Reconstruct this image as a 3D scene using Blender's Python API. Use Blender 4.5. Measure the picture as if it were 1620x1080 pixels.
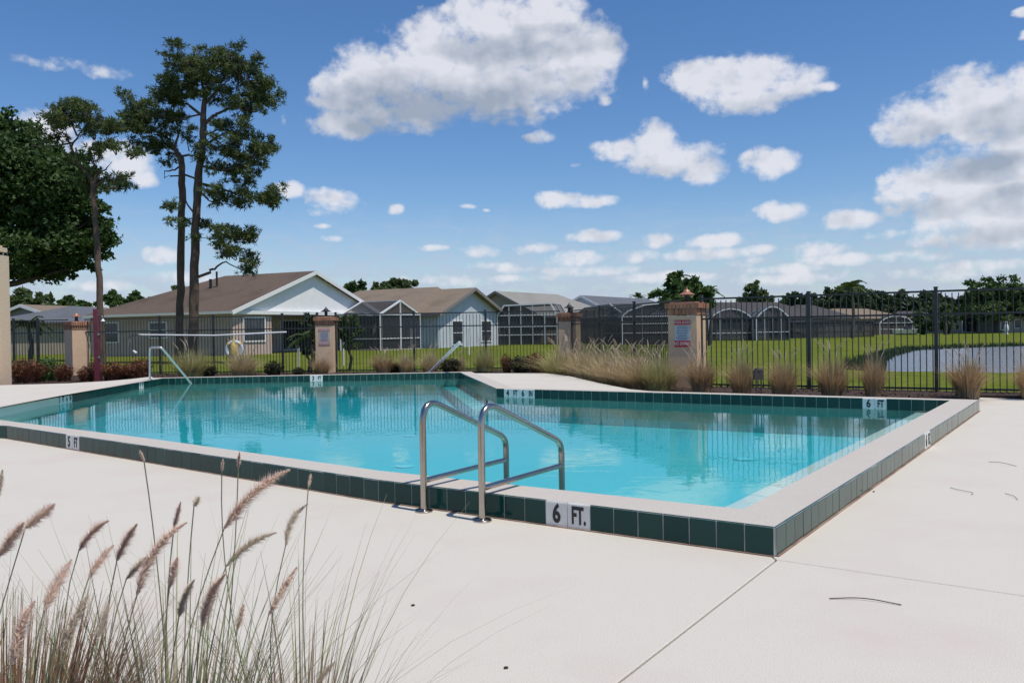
import bpy, math, random
from mathutils import Vector, Matrix, Quaternion
R=math.radians
for o in list(bpy.data.objects): bpy.data.objects.remove(o)
S=bpy.context.scene; COL=S.collection
# ---------------- camera
EYE=1.15; FPX=1350.0; PITCH=0.0126; ROLL=0.016
fw=Vector((0,math.cos(PITCH),-math.sin(PITCH))); r0=Vector((1,0,0)); u0=r0.cross(fw)
rt=r0*math.cos(ROLL)-u0*math.sin(ROLL); up=u0*math.cos(ROLL)+r0*math.sin(ROLL)
cam=bpy.data.cameras.new('camera'); camo=bpy.data.objects.new('camera',cam); COL.objects.link(camo)
camo.matrix_world=Matrix(((rt.x,up.x,-fw.x,0),(rt.y,up.y,-fw.y,0),(rt.z,up.z,-fw.z,EYE),(0,0,0,1)))
cam.sensor_width=36; cam.lens=FPX/1620*36; cam.clip_start=0.05; cam.clip_end=9000
cam.dof.use_dof=True; cam.dof.focus_distance=5.2; cam.dof.aperture_fstop=20
S.camera=camo
def ray(px,py): return (fw+rt*((px-810)/FPX)+up*((540-py)/FPX))
def W(px,py,z=0.0):
    d=ray(px,py); t=(z-EYE)/d.z; return Vector((d.x*t,d.y*t,z))
def WD(px,py,D):
    d=ray(px,py); t=D/d.y; return Vector((d.x*t,D,EYE+d.z*t))
# ---------------- sun, sky, exposure
SUN_EL=R(66); SUN_AZ=R(128)
sd=Vector((math.sin(SUN_AZ)*math.cos(SUN_EL),math.cos(SUN_AZ)*math.cos(SUN_EL),math.sin(SUN_EL)))
sl=bpy.data.lights.new('sun','SUN'); sl.energy=3.6; sl.angle=R(0.5); sl.color=(1,.94,.85)
so=bpy.data.objects.new('sun',sl); COL.objects.link(so); so.rotation_mode='QUATERNION'; so.rotation_quaternion=(-sd).to_track_quat('-Z','Y'); so.location=(20,-10,40)
S.view_settings.view_transform='Standard'; S.view_settings.look='None'; S.view_settings.exposure=0.06; S.view_settings.gamma=1.0; S.view_settings.use_curve_mapping=False
wd=bpy.data.worlds.new('World'); S.world=wd; wd.use_nodes=True
N=wd.node_tree.nodes; L=wd.node_tree.links; N.clear()
SKY_ST=0.118
def nn(T,**k):
    n=N.new(T)
    for a,b in k.items(): setattr(n,a,b)
    return n
def put(sock,v):
    if isinstance(v,bpy.types.NodeSocket): sock.id_data.links.new(v,sock)
    else: sock.default_value=v
def ma(op,a,b=0.0,c=None,clamp=False,nodes=None):
    n=(nodes or N).new('ShaderNodeMath'); n.operation=op; n.use_clamp=clamp
    put(n.inputs[0],a); put(n.inputs[1],b)
    if c is not None: put(n.inputs[2],c)
    return n.outputs[0]
sky=nn('ShaderNodeTexSky',sky_type='NISHITA',sun_disc=False,sun_elevation=SUN_EL,sun_rotation=SUN_AZ,altitude=0,air_density=1.0,dust_density=0.35,ozone_density=2.0)
tc=nn('ShaderNodeTexCoord'); sp=nn('ShaderNodeSeparateXYZ'); L.new(tc.outputs['Generated'],sp.inputs[0])
az=ma('ARCTAN2',sp.outputs[0],sp.outputs[1]); el=ma('ARCSINE',sp.outputs[2])
# cumulus clouds: each one a group of lobes at its own azimuth and elevation (x,y,rx,ry,strength)
CL=[(600,130,95,62,1),(548,150,60,40,1),(700,90,110,70,1),(820,70,130,75,1),(905,95,80,72,1),(790,135,170,60,1),(640,170,115,42,1),(545,195,60,26,1),(875,20,60,40,1),(765,30,70,45,1),(500,160,32,14,.7),(950,85,42,50,1),
(1180,130,88,42,1),(1105,125,62,32,1),(1250,130,60,30,1),(1180,160,75,25,1),(1305,138,28,10,.8),(1150,108,30,18,1),(1022,133,9,16,.45),
(1035,225,38,36,1),(975,238,48,18,1),(1062,252,85,30,1),(1112,266,42,27,1),(1216,258,52,26,1),
(882,316,48,15,1),(945,318,40,12,.9),(1240,334,42,17,1),(858,218,32,15,.6),(958,160,17,10,.7),(905,262,22,7,.4),
(1450,192,72,42,1),(1540,170,105,58,1.1),(1625,150,75,55,1),(1610,225,100,50,1),(1435,300,52,46,1),(1520,295,105,62,1.1),(1610,310,120,75,1.1),(1590,265,90,40,1),(1560,372,150,34,.8),(1480,350,60,30,.7),(1720,230,110,110,1),(1620,20,26,10,.8),(1620,55,14,10,.8),
(1345,348,55,17,1),(1400,372,60,14,.6),(940,373,60,12,.8),(1040,380,32,14,.9),(1125,382,54,15,.9),(690,392,30,7,.7),(760,398,44,14,.7),(850,393,44,14,.7),(905,410,60,18,.8),(1000,405,60,16,.6),(1180,415,60,14,.6),(1290,395,70,18,.7),(1150,380,30,16,.8),
(525,318,64,24,.75),(462,302,27,17,.9),(626,331,18,10,.9),(510,357,17,6,.8),(523,378,24,8,.8),(740,327,20,6,.6),(770,333,12,5,.5),(500,335,45,12,.5),(452,190,9,18,.3),
(75,200,60,34,1),(30,215,60,34,1),(185,255,60,40,1),(110,270,80,40,1),(230,285,28,16,.8),(255,403,44,17,.8),(300,440,110,16,.5),(150,452,90,14,.6),(90,100,130,20,.40),(180,118,80,18,.34),(430,430,60,12,.3),(700,445,160,16,.45),(820,425,60,12,.6),(1250,440,200,18,.5),(1500,430,160,20,.5),
(1130,402,90,14,.8),(1330,410,80,14,.75),(1450,405,70,14,.75),(1560,420,90,14,.75),(930,428,110,12,.7),(1060,438,120,12,.7),(1240,425,90,12,.7),(810,440,90,9,.6),(1200,395,40,10,.8),(760,420,50,10,.6),(2100,250,160,80,1),(2350,120,140,80,1),(-300,150,200,90,1),(-600,320,150,50,1),(1300,-260,210,80,1),(500,-350,200,90,1),(2000,-200,180,90,1)]
g=bpy.data.node_groups.new('cloud_field','ShaderNodeTree')
g.interface.new_socket('az',in_out='INPUT',socket_type='NodeSocketFloat'); g.interface.new_socket('el',in_out='INPUT',socket_type='NodeSocketFloat')
g.interface.new_socket('F',in_out='OUTPUT',socket_type='NodeSocketFloat')
GN=g.nodes; gi=GN.new('NodeGroupInput'); go=GN.new('NodeGroupOutput')
def gm(op,a,b=0.0,c=None,clamp=False): return ma(op,a,b,c,clamp,GN)
cv=GN.new('ShaderNodeCombineXYZ'); put(cv.inputs[0],gi.outputs[0]); put(cv.inputs[1],gm('MULTIPLY',gi.outputs[1],1.25))
def noise(nodes,vec,scale,detail=5,rough=.55,dist=0.0,lac=2.0,dim='3D'):
    n=nodes.new('ShaderNodeTexNoise'); n.noise_dimensions=dim; put(n.inputs['Vector'],vec); n.inputs['Scale'].default_value=scale; n.inputs['Detail'].default_value=detail; n.inputs['Roughness'].default_value=rough; n.inputs['Distortion'].default_value=dist
    return n
n1=noise(GN,cv.outputs[0],26,6,.56,dim='2D')
n3=noise(GN,cv.outputs[0],85,3,.55,dim='2D')
vo=GN.new('ShaderNodeTexVoronoi'); vo.feature='F1'; vo.voronoi_dimensions='2D'; put(vo.inputs['Vector'],cv.outputs[0]); vo.inputs['Scale'].default_value=34; vo.inputs['Detail'].default_value=1
F=None
wx=gm('MULTIPLY',gm('SUBTRACT',n1.outputs[0],.5),.022); azw=gm('ADD',gi.outputs[0],wx)
def vm(op,a,b=None,c=None):
    n=GN.new('ShaderNodeVectorMath'); n.operation=op; put(n.inputs[0],a)
    if b is not None: put(n.inputs[1],b)
    if c is not None: put(n.inputs[2],c)
    return n
cb=GN.new('ShaderNodeCombineXYZ'); put(cb.inputs[0],azw); put(cb.inputs[1],gi.outputs[1])
for (cx,cy,rx,ry,s) in CL:
    d=ray(cx,cy).normalized(); a=math.atan2(d.x,d.y); e=math.asin(d.z)
    wa=rx/FPX*math.cos(a)**2*1.12; he=ry/FPX*math.cos(a)*1.12
    vec=cb.outputs[0] if F is None else vm('MULTIPLY_ADD',F,(1e-7,1e-7,0),cb.outputs[0]).outputs[0]
    v=vm('MULTIPLY_ADD',vec,(1/wa,1/he,0),(-a/wa,-e/he,0)).outputs[0]
    q=gm('SUBTRACT',s,vm('DOT_PRODUCT',v,v).outputs['Value'])
    F=q if F is None else gm('SMOOTH_MAX',F,q,.25)
F=gm('MAXIMUM',F,-1.2)
nz=gm('ADD',gm('MULTIPLY',gm('SUBTRACT',n1.outputs[0],.5),1.2),gm('MULTIPLY_ADD',gm('SUBTRACT',n3.outputs[0],.5),.55,gm('MULTIPLY',gm('SUBTRACT',.42,vo.outputs['Distance']),.35)))
F=gm('ADD',F,nz); put(go.inputs[0],F)
def fld(a,e):
    n=N.new('ShaderNodeGroup'); n.node_tree=g; put(n.inputs[0],a); put(n.inputs[1],e); return n.outputs[0]
f0=fld(az,el)
al=nn('ShaderNodeMapRange',interpolation_type='SMOOTHSTEP'); put(al.inputs[0],f0); al.inputs[1].default_value=.02; al.inputs[2].default_value=.80
# flat grey bases of the larger clouds, where more cloud lies above
cvw=nn('ShaderNodeCombineXYZ'); put(cvw.inputs[0],az); put(cvw.inputs[1],ma('MULTIPLY',el,2.6))
sn=noise(N,cvw.outputs[0],11,3,.45,dim='2D')
wv=nn('ShaderNodeCombineXYZ'); put(wv.inputs[0],ma('MULTIPLY_ADD',sn.outputs[0],.03,az)); put(wv.inputs[1],ma('MULTIPLY_ADD',sn.outputs[0],.02,el))
BL=[(700,180,210,45,1.0),(830,75,120,22,.8),(560,198,90,30,.8),(790,130,120,20,.5),(1180,175,110,20,.45),(1060,268,110,16,.35),(1480,215,80,26,.6),(1600,200,90,30,.7),(1560,262,70,22,.8),(1440,330,60,18,.5),(1590,320,90,22,.6),(1540,378,130,18,.5),(100,235,80,30,.5)]
B=None
for (cx,cy,rx,ry,k) in BL:
    d=ray(cx,cy).normalized(); a=math.atan2(d.x,d.y)+.015; e_=math.asin(d.z)+.010; wa=rx/FPX*math.cos(a)**2*1.5; he=ry/FPX*math.cos(a)*1.5
    src=wv.outputs[0]
    if B is not None:
        q_=nn('ShaderNodeVectorMath',operation='MULTIPLY_ADD'); put(q_.inputs[0],B); put(q_.inputs[1],(1e-7,1e-7,0)); put(q_.inputs[2],wv.outputs[0]); src=q_.outputs[0]
    v=nn('ShaderNodeVectorMath',operation='MULTIPLY_ADD'); put(v.inputs[0],src); put(v.inputs[1],(1/wa,1/he,0)); put(v.inputs[2],(-a/wa,-e_/he,0))
    dt=nn('ShaderNodeVectorMath',operation='DOT_PRODUCT'); put(dt.inputs[0],v.outputs[0]); put(dt.inputs[1],v.outputs[0])
    q=ma('MULTIPLY_ADD',dt.outputs['Value'],-k,k); B=q if B is None else ma('SMOOTH_MAX',B,q,.15)
B=ma('MAXIMUM',B,0.0)
# billows: noise compared with the same noise a little towards the sun
c2=nn('ShaderNodeVectorMath',operation='MULTIPLY'); cz=nn('ShaderNodeCombineXYZ'); put(cz.inputs[0],az); put(cz.inputs[1],el); put(c2.inputs[0],cz.outputs[0]); put(c2.inputs[1],(1,1.25,0))
c3=nn('ShaderNodeVectorMath',operation='ADD'); put(c3.inputs[0],c2.outputs[0]); put(c3.inputs[1],(.008,.016,0))
na=noise(N,c2.outputs[0],20,3,.5,dim='2D'); nb_=noise(N,c3.outputs[0],20,3,.5,dim='2D')
lit=ma('ADD',ma('MULTIPLY',ma('SUBTRACT',na.outputs[0],nb_.outputs[0]),1.0),ma('MULTIPLY_ADD',sn.outputs[0],.5,.60))
lit=ma('SUBTRACT',lit,ma('MULTIPLY',B,.80),clamp=True)
cr=nn('ShaderNodeValToRGB'); put(cr.inputs[0],lit); e=cr.color_ramp.elements
e[0].position=.10; e[0].color=(2.9,3.35,4.1,1); e[1].position=.80; e[1].color=(6.3,6.4,6.9,1)
# horizon haze of small low clouds
hz=noise(N,cvw.outputs[0],30,4,.6,dim='2D'); 
hzm=nn('ShaderNodeMapRange'); put(hzm.inputs[0],el); hzm.inputs[1].default_value=.15; hzm.inputs[2].default_value=.03
hzc=nn('ShaderNodeMapRange',interpolation_type='SMOOTHSTEP'); put(hzc.inputs[0],ma('ADD',hz.outputs[0],ma('MULTIPLY',ma('SUBTRACT',hzm.outputs[0],1),.16))); hzc.inputs[1].default_value=.34; hzc.inputs[2].default_value=.52
hza=ma('MULTIPLY',ma('MULTIPLY_ADD',hzc.outputs[0],.5,.38),hzm.outputs[0])
# the sky itself
hs=nn('ShaderNodeHueSaturation'); put(hs.inputs['Color'],sky.outputs[0]); hs.inputs['Saturation'].default_value=1.22; hs.inputs['Value'].default_value=1.0; hs.inputs['Hue'].default_value=.5
tint=nn('ShaderNodeMix',data_type='RGBA',blend_type='MULTIPLY'); tint.inputs[0].default_value=1; put(tint.inputs[6],hs.outputs[0]); tint.inputs[7].default_value=(.80,.855,.975,1)
m0=nn('ShaderNodeMix',data_type='RGBA'); put(m0.inputs[0],hza); put(m0.inputs[6],tint.outputs[2]); m0.inputs[7].default_value=(3.9,4.5,5.7,1)
m1=nn('ShaderNodeMix',data_type='RGBA'); put(m1.inputs[0],ma('MULTIPLY',al.outputs[0],.93)); put(m1.inputs[6],m0.outputs[2]); put(m1.inputs[7],cr.outputs[0])
bg=nn('ShaderNodeBackground'); put(bg.inputs[0],m1.outputs[2]); bg.inputs[1].default_value=SKY_ST
ow=nn('ShaderNodeOutputWorld'); L.new(bg.outputs[0],ow.inputs[0])
wd.cycles.sampling_method='MANUAL'; wd.cycles.sample_map_resolution=1024
# ---------------- helpers
def world(o):
    m=o.matrix_basis
    return world(o.parent)@o.matrix_parent_inverse@m if o.parent else m
def adopt(o,p):
    if p is not None: o.parent=p; o.matrix_parent_inverse=world(p).inverted()
class MB:
    def __init__(s): s.v=[]; s.f=[]; s.a=[]
    def add(s,vs,fs,var=0.5):
        b=len(s.v); s.v+= [tuple(v) for v in vs]; s.f+=[tuple(i+b for i in f) for f in fs]; s.a+=[var]*len(fs); return s
    def box(s,c,d,ax=None,var=.5):   # centre, full size, axes
        X,Y,Z=ax or (Vector((1,0,0)),Vector((0,1,0)),Vector((0,0,1)))
        c=Vector(c); vs=[c+X*(d[0]/2*i)+Y*(d[1]/2*j)+Z*(d[2]/2*k) for i in(-1,1) for j in(-1,1) for k in(-1,1)]
        return s.add(vs,[(0,1,3,2),(4,6,7,5),(0,4,5,1),(2,3,7,6),(0,2,6,4),(1,5,7,3)],var)
    def bar(s,a,b,w,h=None,upv=(0,0,1)):
        a=Vector(a); b=Vector(b); Z=(b-a).normalized(); u=Vector(upv)
        if abs(Z.dot(u))>.99: u=Vector((0,1,0))
        X=Z.cross(u).normalized(); Y=X.cross(Z)
        return s.box((a+b)/2,(w,h or w,(b-a).length),(X,Y,Z))
    def prism(s,pts,z0,z1):  # polygon extruded vertically (pts ccw)
        n=len(pts); vs=[(p[0],p[1],z0) for p in pts]+[(p[0],p[1],z1) for p in pts]
        return s.add(vs,[tuple(range(n,2*n)),tuple(reversed(range(n)))]+[(i,(i+1)%n,n+(i+1)%n,n+i) for i in range(n)])
    def tube(s,pts,r,seg=10,caps=True,var=.5):
        pts=[Vector(p) for p in pts]; n=len(pts); rr=r if hasattr(r,'__len__') else [r]*n
        t=(pts[1]-pts[0]).normalized(); u=t.orthogonal().normalized(); vs=[]
        for i,p in enumerate(pts):
            t2=(pts[min(i+1,n-1)]-pts[max(i-1,0)]).normalized()
            q=t.rotation_difference(t2); u=(q@u); u=(u-t2*u.dot(t2)).normalized(); t=t2; w=t.cross(u)
            for k in range(seg):
                a=2*math.pi*k/seg; vs.append(p+(u*math.cos(a)+w*math.sin(a))*rr[i])
        fs=[(i*seg+k,i*seg+(k+1)%seg,(i+1)*seg+(k+1)%seg,(i+1)*seg+k) for i in range(n-1) for k in range(seg)]
        if caps: fs+=[tuple(reversed(range(seg))),tuple(range((n-1)*seg,n*seg))]
        return s.add(vs,fs,var)
    def lathe(s,c,prof,seg=20):  # prof: (r,z)
        c=Vector(c); vs=[c+Vector((r*math.cos(2*math.pi*k/seg),r*math.sin(2*math.pi*k/seg),z)) for r,z in prof for k in range(seg)]
        n=len(prof); fs=[(i*seg+k,i*seg+(k+1)%seg,(i+1)*seg+(k+1)%seg,(i+1)*seg+k) for i in range(n-1) for k in range(seg)]
        fs+=[tuple(reversed(range(seg))),tuple(range((n-1)*seg,n*seg))]
        return s.add(vs,fs)
    def mesh(s,name,mat,smooth=False):
        me=bpy.data.meshes.new(name); me.from_pydata(s.v,[],s.f); me.materials.append(mat)
        at=me.attributes.new('var','FLOAT','FACE'); at.data.foreach_set('value',s.a)
        if smooth:
            me.polygons.foreach_set('use_smooth',[True]*len(me.polygons))
            try: me.set_sharp_from_angle(angle=R(40))
            except Exception: pass
        return me
    def build(s,name,mat,parent=None,smooth=False,kind=None):
        o=bpy.data.objects.new(name,s.mesh(name,mat,smooth)); COL.objects.link(o); adopt(o,parent)
        if kind: o['kind']=kind
        return o
def inst(name,me,M,parent=None):
    o=bpy.data.objects.new(name,me); COL.objects.link(o); o.matrix_basis=M
    if parent: o.parent=parent; o.matrix_parent_inverse=world(parent).inverted()
    return o
def tag(o,label,cat,group=None,kind=None):
    if label: o['label']=label
    if cat: o['category']=cat
    if group: o['group']=group
    if kind: o['kind']=kind
    return o
def thing(name,label,cat,loc,group=None,rz=0):
    o=bpy.data.objects.new(name,None); COL.objects.link(o); o.location=loc; o.rotation_euler=(0,0,rz); o.empty_display_size=.2
    o.matrix_basis=Matrix.Translation(Vector(loc))@Matrix.Rotation(rz,4,'Z')
    return tag(o,label,cat,group)
def copy_tree(o,parent=None):
    c=o.copy(); COL.objects.link(c); c.parent=parent
    for ch in [x for x in KIDS.get(o.name,[])]: copy_tree(ch,c)
    return c
KIDS={}
def reg(o,ch): KIDS.setdefault(o.name,[]).append(ch); return ch
def fillet(pts,rad,n=8):
    pts=[Vector(p) for p in pts]; out=[pts[0]]
    for i in range(1,len(pts)-1):
        r=rad[i-1] if hasattr(rad,'__len__') else rad
        a=(pts[i-1]-pts[i]); b=(pts[i+1]-pts[i]); la,lb=a.length,b.length; a.normalize(); b.normalize()
        th=a.angle(b); d=min(r/math.tan(th/2),la*.49,lb*.49); p0=pts[i]+a*d; p1=pts[i]+b*d
        for k in range(n+1):
            t=k/n; q=p0*(1-t)**2+pts[i]*(2*t*(1-t))+p1*t*t; out.append(q)
    out.append(pts[-1]); return out
# ---------------- materials
def mat(name,c1,rough=.6,metal=0.0,c2=None,nscale=5,ndet=4,nmin=.35,nmax=.65,bump=0.0,bscale=40,var=None,c3=None,n3scale=1.0,spec=.5,coat=0.0,stretch=None,trans=0.0):
    m=bpy.data.materials.new(name); m.use_nodes=True; n=m.node_tree.nodes; l=m.node_tree.links
    b=n['Principled BSDF']; b.inputs['Roughness'].default_value=rough; b.inputs['Metallic'].default_value=metal; b.inputs['Specular IOR Level'].default_value=spec; b.inputs['Coat Weight'].default_value=coat
    t=n.new('ShaderNodeTexCoord'); vec=t.outputs['Object']
    if stretch:
        mp=n.new('ShaderNodeMapping'); l.new(vec,mp.inputs[0]); mp.inputs['Scale'].default_value=stretch; vec=mp.outputs[0]
    c1=(*c1,1); col=None
    if c2:
        nz=noise(n,vec,nscale,ndet,.6); mr=n.new('ShaderNodeMapRange'); l.new(nz.outputs[0],mr.inputs[0]); mr.inputs[1].default_value=nmin; mr.inputs[2].default_value=nmax
        mx=n.new('ShaderNodeMix'); mx.data_type='RGBA'; l.new(mr.outputs[0],mx.inputs[0]); mx.inputs[6].default_value=c1; mx.inputs[7].default_value=(*c2,1); col=mx.outputs[2]
    if var:
        at=n.new('ShaderNodeAttribute'); at.attribute_name='var'; mx=n.new('ShaderNodeMix'); mx.data_type='RGBA'; l.new(at.outputs['Fac'],mx.inputs[0])
        if col: l.new(col,mx.inputs[6])
        else: mx.inputs[6].default_value=c1
        mx.inputs[7].default_value=(*var,1); col=mx.outputs[2]
    if c3:
        nz=noise(n,vec,n3scale,3,.6); mr=n.new('ShaderNodeMapRange'); l.new(nz.outputs[0],mr.inputs[0]); mr.inputs[1].default_value=.5; mr.inputs[2].default_value=.75; mr.inputs[4].default_value=.7
        mx=n.new('ShaderNodeMix'); mx.data_type='RGBA'; l.new(mr.outputs[0],mx.inputs[0])
        if col: l.new(col,mx.inputs[6])
        else: mx.inputs[6].default_value=c1
        mx.inputs[7].default_value=(*c3,1); col=mx.outputs[2]
    if col: l.new(col,b.inputs['Base Color'])
    else: b.inputs['Base Color'].default_value=c1
    if bump:
        nz=noise(n,vec,bscale,4,.6); bp=n.new('ShaderNodeBump'); bp.inputs['Strength'].default_value=bump; bp.inputs['Distance'].default_value=.01; l.new(nz.outputs[0],bp.inputs['Height']); l.new(bp.outputs[0],b.inputs['Normal'])
    if trans:
        tr=n.new('ShaderNodeBsdfTranslucent'); ms=n.new('ShaderNodeMixShader'); ms.inputs[0].default_value=trans
        if col: l.new(col,tr.inputs[0])
        else: tr.inputs[0].default_value=c1
        l.new(b.outputs[0],ms.inputs[1]); l.new(tr.outputs[0],ms.inputs[2]); l.new(ms.outputs[0],n['Material Output'].inputs[0])
    return m
M={}
M['deck']=mat('deck_concrete',(.63,.592,.51),.85,c2=(.52,.475,.395),nscale=170,ndet=5,nmin=.42,nmax=.78,bump=.35,bscale=160,c3=(.59,.495,.435),n3scale=1.0,spec=.3)
M['coping']=mat('coping_concrete',(.56,.515,.45),.8,c2=(.50,.455,.39),nscale=90,ndet=4,bump=.3,bscale=160,c3=(.52,.44,.39),n3scale=1.1,spec=.3)
M['grout']=mat('grout',(.52,.53,.50),.9,c2=(.30,.31,.29),nscale=4)
M['tile']=mat('green_tile',(.004,.036,.033),.10,c2=(.007,.052,.046),nscale=4,var=(.012,.060,.050),spec=.25,bump=.03,bscale=30)
M['wtile']=mat('white_tile',(.72,.71,.67),.22,c2=(.62,.60,.55),nscale=9)
M['ink']=mat('black_lettering',(.012,.012,.014),.5)
M['plaster']=mat('pool_plaster',(.53,.62,.60),.9,c2=(.46,.57,.55),nscale=30,c3=(.46,.57,.50),n3scale=.8,spec=.1)
M['steel']=mat('stainless_steel',(.46,.42,.38),.24,metal=1,c2=(.38,.33,.28),nscale=3,nmin=.4,nmax=.7)
M['satin']=mat('satin_steel',(.62,.62,.60),.38,metal=.7)
M['whitepaint']=mat('white_paint',(.80,.80,.78),.4,c2=(.70,.70,.68),nscale=3)
M['black']=mat('black_fence_paint',(.017,.019,.022),.35,c2=(.028,.03,.034),nscale=7)
M['stucco']=mat('tan_stucco',(.72,.50,.32),.9,c2=(.64,.44,.275),nscale=25,bump=.5,bscale=60,c3=(.52,.37,.25),n3scale=1.3)
M['column']=mat('cream_stucco',(.66,.50,.34),.9,c2=(.60,.45,.30),nscale=25,bump=.4,bscale=60)
M['brick']=mat('terracotta_brick',(.36,.15,.08),.85,c2=(.27,.11,.06),nscale=9,var=(.42,.21,.12),bump=.3,bscale=60)
M['mulch']=mat('brown_mulch',(.060,.034,.022),.95,c2=(.032,.018,.012),nscale=18,bump=1,bscale=30)
M['chip']=mat('mulch_chip',(.085,.045,.028),.95,var=(.04,.022,.015))
M['soil']=mat('earth',(.05,.035,.02),.95)
M['copper']=mat('copper_lamp_hood',(.42,.20,.13),.45,metal=.3)
M['dark']=mat('dark_metal',(.02,.017,.016),.5)
M['glass']=mat('window_glass',(.03,.04,.05),.08,c2=(.06,.07,.08),nscale=2)
# ---------------- water
def water_mat(name,tint,dens,bstr,bscale,dist,rough,stretch=(1,1,1)):
    m=bpy.data.materials.new(name); m.use_nodes=True; n=m.node_tree.nodes; l=m.node_tree.links; n.remove(n['Principled BSDF'])
    out=n['Material Output']; t=n.new('ShaderNodeTexCoord'); mp=n.new('ShaderNodeMapping'); l.new(t.outputs['Object'],mp.inputs[0]); mp.inputs['Scale'].default_value=stretch
    nz=noise(n,mp.outputs[0],bscale,3,.5,.6); bp=n.new('ShaderNodeBump'); bp.inputs['Strength'].default_value=bstr; bp.inputs['Distance'].default_value=dist; l.new(nz.outputs[0],bp.inputs['Height'])
    gl=n.new('ShaderNodeBsdfGlossy'); gl.inputs['Roughness'].default_value=rough; l.new(bp.outputs[0],gl.inputs['Normal'])
    tr=n.new('ShaderNodeBsdfTransparent'); fr=n.new('ShaderNodeFresnel'); fr.inputs[0].default_value=1.33; l.new(bp.outputs[0],fr.inputs['Normal'])
    mx=n.new('ShaderNodeMixShader'); l.new(fr.outputs[0],mx.inputs[0]); l.new(tr.outputs[0],mx.inputs[1]); l.new(gl.outputs[0],mx.inputs[2]); l.new(mx.outputs[0],out.inputs['Surface'])
    va=n.new('ShaderNodeVolumeAbsorption'); va.inputs['Color'].default_value=(*tint,1); va.inputs['Density'].default_value=dens; l.new(va.outputs[0],out.inputs['Volume'])
    return m
M['water']=water_mat('clear_pool_water',(.05,.90,.96),.85,.35,4.5,.0045,.01)
M['pond']=mat('pond_surface',(.08,.095,.115),.2,c2=(.05,.06,.075),nscale=.5,bump=1,bscale=.9,spec=.9,stretch=(1,2.5,1))
for n_b in M['pond'].node_tree.nodes:
    if n_b.type=='BUMP': n_b.inputs['Distance'].default_value=.05
ZT=.15; ZW=.01
A=W(1176,805,ZT); B=W(1503,633,ZT); Cc=W(786,614.3,ZT); D=W(728,588.8,ZT); Eo=W(257,598,ZT); Fo=W(-85,656.5,ZT)
Ga=W(0,664,ZT); Gb=W(247,694.6,ZT); Gc=W(600,744,ZT)
inner=[A,B,Cc,D,Eo,Fo,Ga,Gb,Gc]     # counter-clockwise seen from above
K=W(1225,832.5,ZT); Kr=W(1548,632,ZT)
def off(p,q,r,d):
    a=(q-p).xy.normalized(); b=(r-q).xy.normalized(); na=Vector((a.y,-a.x)); nb=Vector((b.y,-b.x)); m=(na+nb).normalized(); k=d/max(.3,m.dot(na)); return Vector((q.x+m.x*k,q.y+m.y*k,q.z))
n_=len(inner)
outer=[off(inner[i-1],inner[i],inner[(i+1)%n_],.30) for i in range(n_)]
outer[0]=K; outer[1]=Kr
outer[6]=W(12,673,ZT); outer[7]=W(235,705.2,ZT); outer[8]=W(600,758.4,ZT); outer[5]=W(-120,667,ZT)
pool=thing('swimming_pool','large irregular in-ground swimming pool with a raised pale curb and dark green tile band','swimming pool',(K.x,K.y,0))
mb=MB(); n2=2*n_
def ring(mb,i0,i1):  # coping stretch between vertices i0..i1
    a,b,c,d=inner[i0],inner[i1],outer[i1],outer[i0]
    vs=[(p.x,p.y,z) for z in (ZT,-.28) for p in (a,b,c,d)]
    ch=.012
    mb.add(vs,[(3,2,1,0),(0,1,5,4),(2,3,7,6)])
for i in range(n_): ring(mb,i,(i+1)%n_)
mb.build('coping',M['coping'],pool)
# basin (the floor lies at the apparent depth seen through the surface)
fl=-.40
bs=MB(); vs=[(p.x,p.y,-.275) for p in inner]+[(p.x,p.y,fl) for p in inner]
bs.add(vs,[(i,(i+1)%n_,n_+(i+1)%n_,n_+i) for i in range(n_)]+[tuple(range(n_,2*n_))])
bs.build('basin',M['plaster'],pool)
def shift(p,d,s): return Vector((p.x+d.x*s,p.y+d.y*s,p.z))
def nrm_in(p,q): a=(q-p).normalized(); return Vector((-a.y,a.x,0))
ni=nrm_in(A,B)
mb=MB(); mb.prism([shift(A,ni,-.01),shift(B,ni,-.01),shift(B,ni,.40),shift(A,ni,.40)],fl+.003,-.022); mb.build('ledge',M['plaster'],pool)
ni=nrm_in(Cc,D); a=(D-Cc).normalized()
for k in range(1):
    mb=MB(); s0=.42*(k+1); mb.prism([shift(Cc,ni,-.01),shift(D,ni,-.01),shift(D,ni,s0),shift(Cc,ni,s0)],fl+.004*(k+1),-.20-.09*k); mb.build('step',M['plaster'],pool)
wt=MB(); wp=[Vector((p.x,p.y,0))+ (Vector((q.x,q.y,0))-Vector((p.x,p.y,0)))*.35 for p,q in zip(inner,outer)]
wt.prism(wp,fl-.25,ZW); wo=wt.build('pool_water',M['water'],None,kind='structure'); wo['label']='clear turquoise pool water with soft ripples'
# floor returns
for (px,py) in ((640,738),(205,663),(1175,727),(650,690),(1255,683),(310,700)):
    p=W(px,py,fl); m_=MB().lathe((p.x,p.y,fl+.004),[(.11,0),(.11,.01),(.08,.016),(.01,.016)],18); m_.build('floor_return',M['whitepaint'],pool,True)
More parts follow.
